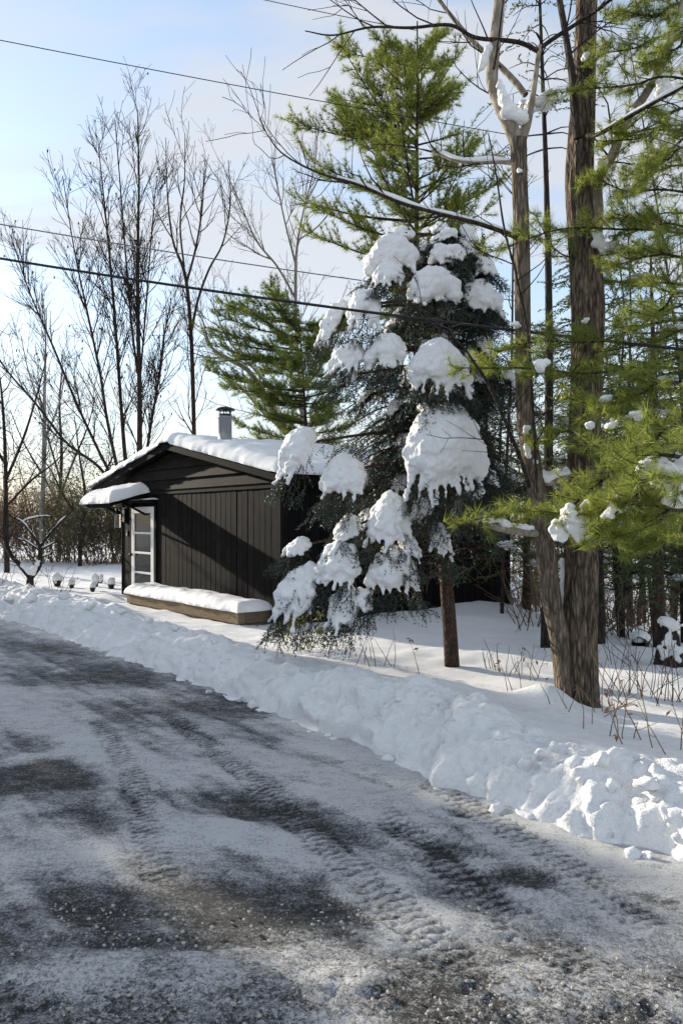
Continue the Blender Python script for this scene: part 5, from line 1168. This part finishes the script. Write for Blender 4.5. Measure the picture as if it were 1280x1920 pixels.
# tall evergreen hedge added left of the view to shade the driveway
CED_V, CED_T = spray_template(22, .26, .07, .012, .5, 14)
def shade_cedar(lab, x, y, H, proto=None):
    z = gz1(x, y) if toe_dist(np.array([x]), np.array([y]))[0][0] > 0 else 0.0
    t = thing('shade_hedge_tree', lab, 'hedge', (x, y, z), 'unseen hedge added to shade the driveway')
    if proto:
        for c in proto.children:
            d = c.copy(); C.objects.link(d); d.parent = t
        t.rotation_euler = (0, 0, rng.uniform(0, 6)); t.scale = (1, 1, H / 4.0); return t
    b = np.array([x, y, z]); part('trunk', MB().tube(catmull([b - [0, 0, .2], b + [0, 0, 2], b + [0, 0, 3.9]], 10), np.linspace(.07, .01, 10), 8), BARK_RED, t)
    n = 2600; zz = rng.random(n) ** .9 * 3.9; a = rng.uniform(0, 2 * np.pi, n); rr = (.82 * (1 - (zz / 4.15) ** 2.2) + .05) * np.sqrt(rng.uniform(.15, 1, n))
    o = np.stack([np.cos(a), np.sin(a), np.full(n, .9)], -1); mb = MB(); scatter(mb, CED_V, CED_T, b + np.stack([np.cos(a) * rr, np.sin(a) * rr, zz], -1), o, rng.uniform(.8, 1.4, n)); part('needles', mb, NEEDLE_HEM, t); return t
ced = None; keep_rng = rng; rng = np.random.default_rng(5)
for k, u in enumerate(np.arange(-4.5, 4.9, .84)):
    w_ = -15.2; x, y = u * .653 + w_ * .772, u * .772 - w_ * .653
    c_ = shade_cedar('dense dark evergreen added out of view to shade the driveway', x + rng.normal(0, .1), y + rng.normal(0, .1), rng.uniform(3.55, 4.05), ced); ced = ced or c_
rng = keep_rng
# wooden stake
sx, sy = P(668, 1240, 7.45)[:2]; sz = gz1(sx, sy)
o = part('wooden_stake', MB().box((-.017, -.017, -.1), (.017, .017, .44), bev=.003), TIMBER_X, None, False, (sx, sy, sz)); fix_normals(o.data); tag(o, 'short square wooden stake under the spruce bough', 'stake')

# ================================================================== WOODS on the right
HEM_V, HEM_T = spray_template(14, .30, .06, .0095, .35, 8)
def hemlock(name, label, bx, by, D, H, W, low, mat, snowy=10, trunkw=None, group='conifers in the woods', lmat=BARK_DARK, dens=1.0):
    z0 = CAMZ - (by - HOR) / FPX * D; b = np.array([(bx - 640) / FPX * D, D, 0]); b[2] = gz1(b[0], b[1])
    t = thing(name, label, 'tree', b, group); tr = catmull([b - [0, 0, .2], b + [rng.normal(0, .06), 0, H * .5], b + [rng.normal(0, .1), 0, H]], 24); r0 = (trunkw / FPX * D / 2) if trunkw else .014 * H
    part('trunk', rough_stem(tr, np.linspace(r0, .012, 24), 12, .05, 8, bx), lmat, t)
    tw, fp_, fd_, fs_, sn = MB(), [], [], [], []
    z = low
    while z < H - .1:
        for k in range(3):
            f = (z - low) / (H - low); a = rng.uniform(0, 2 * np.pi); o = np.array([math.cos(a), math.sin(a), 0]); s = np.array([-o[1], o[0], 0]); L = W * (1 - f) ** .7 * rng.uniform(.5, 1.1) + .15
            c = np.array([np.interp(b[2] + z, tr[:, 2], tr[:, i]) for i in (0, 1)] + [b[2] + z]); n = max(6, int(L / .11))
            p = catmull([c, c + o * L * .5 + [0, 0, .06 * L], c + o * L - [0, 0, .20 * L]], n); tw.tube(p, np.linspace(.008 + .006 * L, .003, n), 4, cap=False)
            for j in range(int(n * .2), n):
                for sg in (-1, 1):
                    if rng.random() > .8 * dens: continue
                    d = nz(o * .7 + s * sg * rng.uniform(.4, 1) + [0, 0, rng.uniform(-.5, .05)]); q = p[j]
                    fp_.append(q); fd_.append(d); fs_.append(rng.uniform(.7, 1.3)); q2 = q + d * .22
                    fp_.append(q2); fd_.append(nz(d + .5 * rvec() - [0, 0, .25])); fs_.append(rng.uniform(.6, 1.1))
            if rng.random() < snowy * .02: sn.append((p[int(n * rng.uniform(.4, .9))], rng.uniform(.04, .11)))
        z += .19 * rng.uniform(.7, 1.3)
    fo = MB(); scatter(fo, HEM_V, HEM_T, fp_, np.array(fd_), fs_)
    part('limbs', tw, lmat, t); part('needles', fo, mat, t)
    for c, r in sn[:24]: part('snow_clump', MB().ball(c + [0, 0, .02], np.array([r * 1.9, r, r * .45]), c[0] * 9, .8, 2.6, 16, 10, rng.uniform(0, 3)), SNOW, t)
    return t
hemlock('conifer', 'slim dark conifer trunk seen between the twin trunks', 1023, 1222, 8.6, 8.5, .5, 6.0, NEEDLE_HEM, 2, 22, dens=.15)
hemlock('conifer', 'dark conifer with low boughs just right of the twin trunks', 1126, 1216, 9.0, 5.0, 1.5, 1.25, NEEDLE_HEM, 12, 18, dens=.8)
hemlock('conifer', 'brown trunked conifer standing behind the snowy stump', 1236, 1225, 9.4, 5.2, 1.9, 1.15, NEEDLE_HEM, 14, 24, lmat=BARK_RED, dens=.8)
hemlock('conifer', 'small distant conifer just past the far cabin corner', 986, 1150, 13.5, 5.5, 1.3, 1.0, NEEDLE_HEM, 14, 17, lmat=BARK_RED)
for (bx, D, H, W, low, lab) in [(1075, 17, 6, 1.8, .8, 'distant snowy conifer seen right behind the thick trunk'), (1180, 15, 5.5, 1.7, 1.1, 'distant conifer between the thick trunk and the brown trunked conifer'), (1330, 12, 6, 2.4, .9, 'conifer at the right edge with boughs sweeping over the stump'),
                             (935, 20, 6.5, 1.8, .7, 'distant conifer partly hidden behind the cabin roof end'), (1260, 19, 7, 2.0, 1.2, 'tall distant conifer deep in the woods'), (870, 19, 6.5, 1.5, .7, 'conifer rising behind the cabin and the spruce crown'), (1165, 10.8, 4.6, 1.5, .7, 'bushy young conifer in the gap right of the thick trunk'), (1285, 10.5, 4.8, 1.6, .6, 'bushy young conifer behind the tall bare stems')]:
    hemlock('conifer', lab, bx, 1150, D, H, W, low, NEEDLE_HEM, 12, None, dens=.7)
SAP = [dict(n=2.2, ang=(30, 65), len=(.5, 1.6), r=.012, r1=.004, wig=.12, up=.06, seg=5, f0=.25), dict(n=3.0, ang=(25, 60), len=(.2, .8), r=.006, r1=.003, wig=.14, up=.03, seg=4), dict(n=2.5, ang=(25, 60), len=(.1, .4), r=.004, r1=.0025, wig=.14, seg=2)]
for (bx, D, H, w, lab) in [(1165, 12, 8, 8, 'thin bare sapling right of the dark conifer'), (1195, 16, 9, 9, 'thin bare pole tree above the snowy log'), (1207, 18, 9, 8, 'slim bare tree behind the snowy log'), (1262, 15, 9, 10, 'bare pole tree behind the snowy stump'), (1150, 20, 10, 9, 'bare pole tree deep in the woods behind the thick trunk'),
                        (1045, 15, 9, 9, 'bare tree seen between the two trunks'), (900, 16, 9, 9, 'bare tree rising behind the spruce crown'), (865, 13.8, 8, 7, 'thin bare tree between the tall pine and the twin trunks'), (940, 12.5, 9, 8, 'bare tree with fine twigs left of the leaning trunk'), (1300, 10, 9, 9, 'bare sapling at the right edge of the woods'), (1225, 13, 9, 8, 'bare slender tree among the conifers on the right'), (1110, 24, 11, 10, 'far bare tree behind the thick trunk')]:
    b = np.array([(bx - 640) / FPX * D, D, 0.]); b[2] = gz1(b[0], b[1]); t = thing('bare_sapling', lab, 'tree', b, 'bare trees in the woods'); p = wander(b - [0, 0, .1], (rng.normal(0, .05), 0, 1), H, 12, .035, .02); r = np.linspace(w / FPX * D / 2, .006, 13)
    part('trunk', MB().tube(p, r, 7), BARK_BARE, t); mb = MB(); twigs(mb, p, r, 0, SAP); part('twigs', mb, BARK_BARE, t)
# far woods as one mass
fw = MB()
for k in range(270):
    D = rng.uniform(26, 60); x = D * rng.uniform(.05, .75) if k < 190 else D * rng.uniform(-1.2, .2)
    if k >= 190: D = rng.uniform(34, 70); x = D * rng.uniform(-1.0, .1)
    H = rng.uniform(3.0, 8) if k < 190 else rng.uniform(2.0, 5.5); b = np.array([x, D, -2.2 if x > 0 else -.1]); p = wander(b, (rng.normal(0, .08), 0, 1), H + 1.5, 4, .13, .02); r = np.linspace(rng.uniform(.03, .09), .01, 5); fw.tube(p, r, 4, cap=False)
    twigs(fw, p, r, 0, [dict(n=2.0, ang=(25, 65), len=(.6, 1.8), r=.018, r1=.007, wig=.14, up=.04, seg=2, f0=.1), dict(n=2.2, ang=(25, 60), len=(.3, .9), r=.010, r1=.006, wig=.14, seg=1)])
o = part('far_woods', fw, BRUSH); tag(o, 'far bare brown woods beyond the garden and the cabin', 'woods', None, 'stuff')
us = MB()
for k in range(520):
    D = rng.uniform(10, 24); x = D * rng.uniform(.24, .62); z = gz1(x, D); p = wander((x, D, z - .05), rng.normal(0, .35, 3) + [0, 0, 1], rng.uniform(.5, 1.8), 5, .14, .02); r = np.linspace(.010, .004, 6); us.tube(p, r, 3, cap=False)
    twigs(us, p, r, 0, [dict(n=4, ang=(25, 65), len=(.2, .7), r=.006, r1=.003, wig=.16, seg=3, f0=.1)])
o = part('undergrowth', us, BRUSH); tag(o, 'brown leafless undergrowth in the woods on the right', 'undergrowth', None, 'stuff')
# stump and log
sx = (1250 - 640) / FPX * 7.6; b = np.array([sx, 7.6, gz1(sx, 7.6)])
stp = thing('tree_stump', 'rotten dark stump plastered with snow in the woods', 'stump', b)
p = catmull([b - [0, 0, .12], b + [.02, 0, .2], b + [-.03, 0, .46]], 12); part('stump_wood', rough_stem(p, np.linspace(.15, .10, 12), 20, .25, 5, 3, .4), BARK_DARK, stp)
clump(stp, [(b + [rng.normal(-.02, .06), -.09 + rng.normal(0, .03), z_], rng.uniform(.015, .05)) for z_ in np.linspace(.05, .46, 40)] + [(b + [-.02, -.02, .47], np.array([.10, .09, .05]))], .014)
sx = (1200 - 640) / FPX * 9.2; b = np.array([sx, 9.2, gz1(sx, 9.2)])
lg = thing('fallen_log', 'short dark fallen log under a rounded cap of snow', 'log', b)
p = catmull([b + [-.09, -.16, .06], b + [0, 0, .07], b + [.12, .2, .05]], 10); part('log_wood', rough_stem(p, np.full(10, .085), 14, .12, 6, 8), BARK_DARK, lg)
part('snow_strip', snow_on(MB(), p + [0, .03, .05], (.12, .12), .10, 0, 1, 4, 12), SNOW, lg)

# ================================================================== SMALL THINGS
# overhead lines
def wire(label, a, b, r, mat, sag):
    q = np.linspace(0, 1, 60)[:, None]; a, b = np.array(a), np.array(b); d = b - a; a2, b2 = a - d * .8, b + d * .5; p = a2 + (b2 - a2) * q; p[:, 2] += sag * ((2 * q[:, 0] - 1) ** 2 - 1)
    c = p[0].copy(); o = part('overhead_cable', MB().tube(p, r, 6), mat, None, True, c); tag(o, label, 'cable', 'overhead lines crossing the sky')
wire('thick black overhead cable passing just above the cabin roof', P(0, 467, 7.0), P(800, 584, 6.0), .0125, CABLE, .10)
wire('thin grey overhead cable just above the thick black one', P(0, 406, 8.5), P(690, 518, 9.5), .0075, CABLE_GREY, .10)
wire('thin dark overhead wire high above the roof ridge', P(0, 68, 8.5), P(690, 201, 9.5), .006, CABLE, .05)
wire('topmost thin overhead wire running behind the bare twigs', P(500, -2, 9.2), P(690, 38, 9.5), .005, CABLE, .02)
# snow-capped garden lights
def garden_light(px_, py_, D, s, lab):
    x = (px_ - 640) / FPX * D; z = gz1(x, D); t = thing('garden_light', lab, 'garden light', (x, D, z), 'snow capped garden lights'); z -= .07 * s; c = np.array([x, D, z])
    part('stake', MB().tube([c - [0, 0, .1], c + [0, 0, .10 * s]], .012, 6), DARK_METAL, t)
    part('lamp_head', lathe(MB(), c[:2], [(.001, z + .06 * s), (.05 * s, z + .07 * s), (.075 * s, z + .16 * s), (.095 * s, z + .17 * s), (.001, z + .19 * s)], 12), DARK_METAL, t)
    part('snow_cap', MB().ball(c + [0, 0, .215 * s], np.array([.085, .085, .12]) * s, px_, .3, 1.5, 14, 9), SNOW, t)
for a, b, D, s, lab in [(108, 1095, 16.5, 1.25, 'snow capped garden light beside the bare shrub'), (135, 1097, 16.0, .8, 'small half buried garden light right of the bare shrub'), (179, 1088, 16.4, 1.1, 'tall snow capped garden light next to the thin stake'), (189, 1086, 17.2, .8, 'small dark garden light between two larger snow caps'), (209, 1092, 15.8, 1.0, 'round snow capped garden light nearest the cabin corner'), (174, 1096, 15.2, .8, 'low dark garden light at the foot of the thin stake')]: garden_light(a, b, D, s, lab)
for a, b, D, r, lab in [(172, 1112, 13.8, .34, 'broad low snow mound in the garden'), (196, 1104, 14.6, .22, 'pointed little snow mound near the garden lights'), (215, 1102, 14.4, .2, 'small snow mound close to the cabin corner'), (200, 1092, 16.2, .16, 'tiny snow mound behind the round garden light')]:
    x = (a - 640) / FPX * D; o = part('snow_mound', MB().ball((0, 0, 0), np.array([r, r, r * .8]), a, .25, 1.6, 18, 12), SNOW, None, True, (x, D, gz1(x, D) - .02)); tag(o, lab, 'snow mound', 'snow mounds in the garden')
x = (165 - 640) / FPX * 14.5; z = gz1(x, 14.5); o = part('garden_stake', MB().tube([(0, 0, -.1), (.01, 0, .22), (0, 0, .45)], .011, 6), DARK_METAL, None, True, (x, 14.5, z)); tag(o, 'thin dark stake standing among the garden lights', 'stake')
# lumps broken off the bank, ice lumps and pebbles on the driveway
def hull(r, seed, n=13):
    import bmesh
    g = np.random.default_rng(int(seed * 10) + 1); d = nz(g.normal(size=(n, 3))) * g.uniform(.9, 1.2, (n, 1)) * np.asarray(r, float)
    bm = bmesh.new()
    for p in d: bm.verts.new(p)
    res = bmesh.ops.convex_hull(bm, input=bm.verts); bmesh.ops.delete(bm, geom=[e for e in res['geom_interior'] if isinstance(e, bmesh.types.BMVert)], context='VERTS')
    bmesh.ops.subdivide_edges(bm, edges=list(bm.edges), cuts=2, use_grid_fill=True)
    bmesh.ops.triangulate(bm, faces=list(bm.faces))
    for _ in range(1): bmesh.ops.smooth_vert(bm, verts=list(bm.verts), factor=.5, use_axis_x=True, use_axis_y=True, use_axis_z=True)
    me = bpy.data.meshes.new('chunk'); bm.to_mesh(me); bm.free(); me.polygons.foreach_set('use_smooth', np.ones(len(me.polygons), bool))
    m = len(me.vertices); co = np.zeros(m * 3, np.float32); me.vertices.foreach_get('co', co); co = co.reshape(-1, 3).astype(float); kf = 2.6 / float(np.max(r)); co *= (1 + .13 * fbm(co[:, 0] * kf + seed, co[:, 1] * kf, co[:, 2] * kf, 3, 7))[:, None]; me.vertices.foreach_set('co', co.astype(np.float32).ravel()); me.update()
    return me
def lumpy(r, seed, amp=.35): return hull(r, seed)
def lumpy_old(r, seed, amp=.35): return MB().ball((0, 0, 0), r, seed, amp, 1.9, 14, 9, rng.uniform(0, 3))
for k in range(46):
    L_ = rng.uniform(10, 25.2) if k > 12 else rng.uniform(18, 24); i = np.searchsorted(LEN, L_); w = -abs(rng.normal(.02, .09)) + .03; c = TOE[i] + NRM[i] * w; s = rng.uniform(.02, .05) * (1.3 if k < 10 else 1)
    o = part('snow_chunk', lumpy(np.array([s * 1.2, s, s * .8]), k * 3.1), BANKM, None, True, (c[0], c[1], s * .45)); tag(o, 'loose lump of snow at the foot of the ploughed bank', 'snow chunk', 'lumps fallen from the snow bank')
for k, (a, b, s) in enumerate([(900, 1365, .13), (985, 1440, .10), (1080, 1435, .11), (1130, 1430, .10), (1210, 1480, .12), (780, 1325, .12), (1040, 1475, .09), (690, 1385, .07), (1170, 1560, .08), (1205, 1610, .07), (1000, 1490, .09), (1260, 1530, .10), (120, 1120, .2), (60, 1125, .2), (170, 1140, .16), (20, 1130, .18), (230, 1150, .13), (940, 1385, .09), (1015, 1415, .08), (1095, 1470, .10), (1150, 1480, .08), (1235, 1500, .10), (1185, 1530, .07), (1120, 1525, .07), (1060, 1520, .06), (960, 1450, .07), (900, 1430, .06), (850, 1370, .08), (740, 1300, .07), (820, 1400, .06), (1270, 1575, .08), (1225, 1580, .07), (700, 1330, .06), (640, 1300, .06), (560, 1262, .06), (480, 1235, .06), (400, 1205, .07), (330, 1180, .07), (280, 1165, .08)]):
    D = 3.0
    for it in range(30):                       # walk along the view ray to the bank
        x, y, z = P(a, b, D); d, al = toe_dist(np.array([x]), np.array([y])); w = float(d[0]) / float(BANK_C(al)[0])
        hz = float(BANK_H(al)[0]) * (math.sin(math.pi / 2 * min(max(w, 0), 1)) ** .85 if w > 0 else 0)
        if z < hz + .02: break
        D += .12 if D < 7 else .25
    o = part('snow_block', lumpy(np.array([s * .8, s * .7, s * .6]) * (.42 if k in (12, 13, 14, 15, 16) else .8), k * 5.7 + 1, .5), BANKM, None, True, (x, y, z + .012)); tag(o, 'pale broken block of snow thrown up on the ploughed bank', 'snow block', 'blocks on the snow bank')
def on_road(name, a, b, r, mat, lab, cat, grp, seed, flat=.6):
    x, y = roadpt(a, b); o = part(name, lumpy_old(np.array([r * 1.2, r, r * flat]), seed, .55), mat, None, True, (x, y, r * flat * .45 + .008)); tag(o, lab, cat, grp); return o
on_road('ice_slab', 880, 1790, .085, ICE, 'big flat slab of dirty snow lying on the driveway', 'ice slab', None, 2.2, .32)
for k, (a, b, r) in enumerate([(605, 1780, .017), (680, 1757, .012), (545, 1700, .011), (275, 1753, .012), (330, 1760, .012), (380, 1735, .011), (20, 1775, .02), (8, 1768, .016), (735, 1780, .02), (520, 1850, .014), (1030, 1800, .022), (1075, 1815, .022), (960, 1760, .02), (1010, 1765, .018), (810, 1740, .02), (1190, 1785, .02), (650, 1800, .024), (700, 1790, .018), (1260, 1760, .02), (240, 1640, .012), (25, 1840, .03), (620, 1860, .02), (850, 1850, .016), (1110, 1780, .017), (915, 1740, .014), (220, 1745, .010), (490, 1460, .02), (430, 1770, .01), (560, 1815, .012), (780, 1830, .014)]):
    on_road('ice_chunk', a, b, r, ICE, 'small lump of yellowish ice lying on the driveway', 'ice chunk', 'ice lumps on the driveway', k * 2.7, .65)
for k, (a, b, r) in enumerate([(770, 1870, .008), (807, 1875, .011), (630, 1890, .010), (728, 1888, .008), (1000, 1840, .008), (1085, 1565, .02), (1110, 1555, .014), (190, 1230, .03), (205, 1228, .025), (180, 1226, .02), (995, 1590, .008), (1190, 1620, .012), (945, 1865, .012), (1220, 1830, .008), (870, 1695, .006)]):
    on_road('pebble', a, b, r, STONE, 'small dark stone lying on the icy driveway', 'pebble', 'dark stones on the driveway', k * 1.9, .7)
grit = MB()
for k in range(3000):
    y = 1.95 + rng.random() ** 2.2 * 1.0; x = rng.uniform(-1.2, 1.5); r = .002 + .006 * rng.random() ** 3; grit.ball((x, y, .018 + .010 * rng.random()), np.array([r * 1.3, r, r * .7]), k, .3, 2, 5, 4, rng.uniform(0, 3))
o = part('ice_grit', grit, ICE, None, False); tag(o, 'fine crushed ice scattered over the near driveway', 'ice grit', None, 'stuff')
LV = np.array([[0, 0, 0], [.3, .05, .12], [.42, .35, .02], [.25, .6, .10], [0, 1, .03], [-.25, .6, .12], [-.42, .35, .0], [-.3, .05, .1]]); LVF = [[0, 1, 2], [0, 2, 3], [0, 3, 4], [0, 4, 5], [0, 5, 6], [0, 6, 7]]
for k, (a, b, D, z, lab) in enumerate([(770, 1420, None, .05, 'brown fallen leaf at the foot of the snow bank'), (657, 1308, 5.35, .24, 'dark fallen leaf on the face of the snow bank'), (802, 1270, 6.6, None, 'orange brown leaf on the shaded snow'), (610, 1695, None, .03, 'small tan leaf frozen on the driveway'), (520, 1228, 7.4, None, 'curled brown leaf near the evergreen shrub')]):
    if D is None: x, y = roadpt(a, b); zz = z
    else: x, y = (a - 640) / FPX * D, D; zz = gz1(x, y) + .012 if z is None else z
    mb = MB(); mb.add(LV * .075 * (1 if k != 3 else .5), None, LVF); o = part('fallen_leaf', mb, LEAF_DRY, None, False, (x, y, zz)); o.rotation_euler = (rng.normal(0, .3), rng.normal(0, .3), rng.uniform(0, 6)); tag(o, lab, 'leaf', 'fallen leaves')
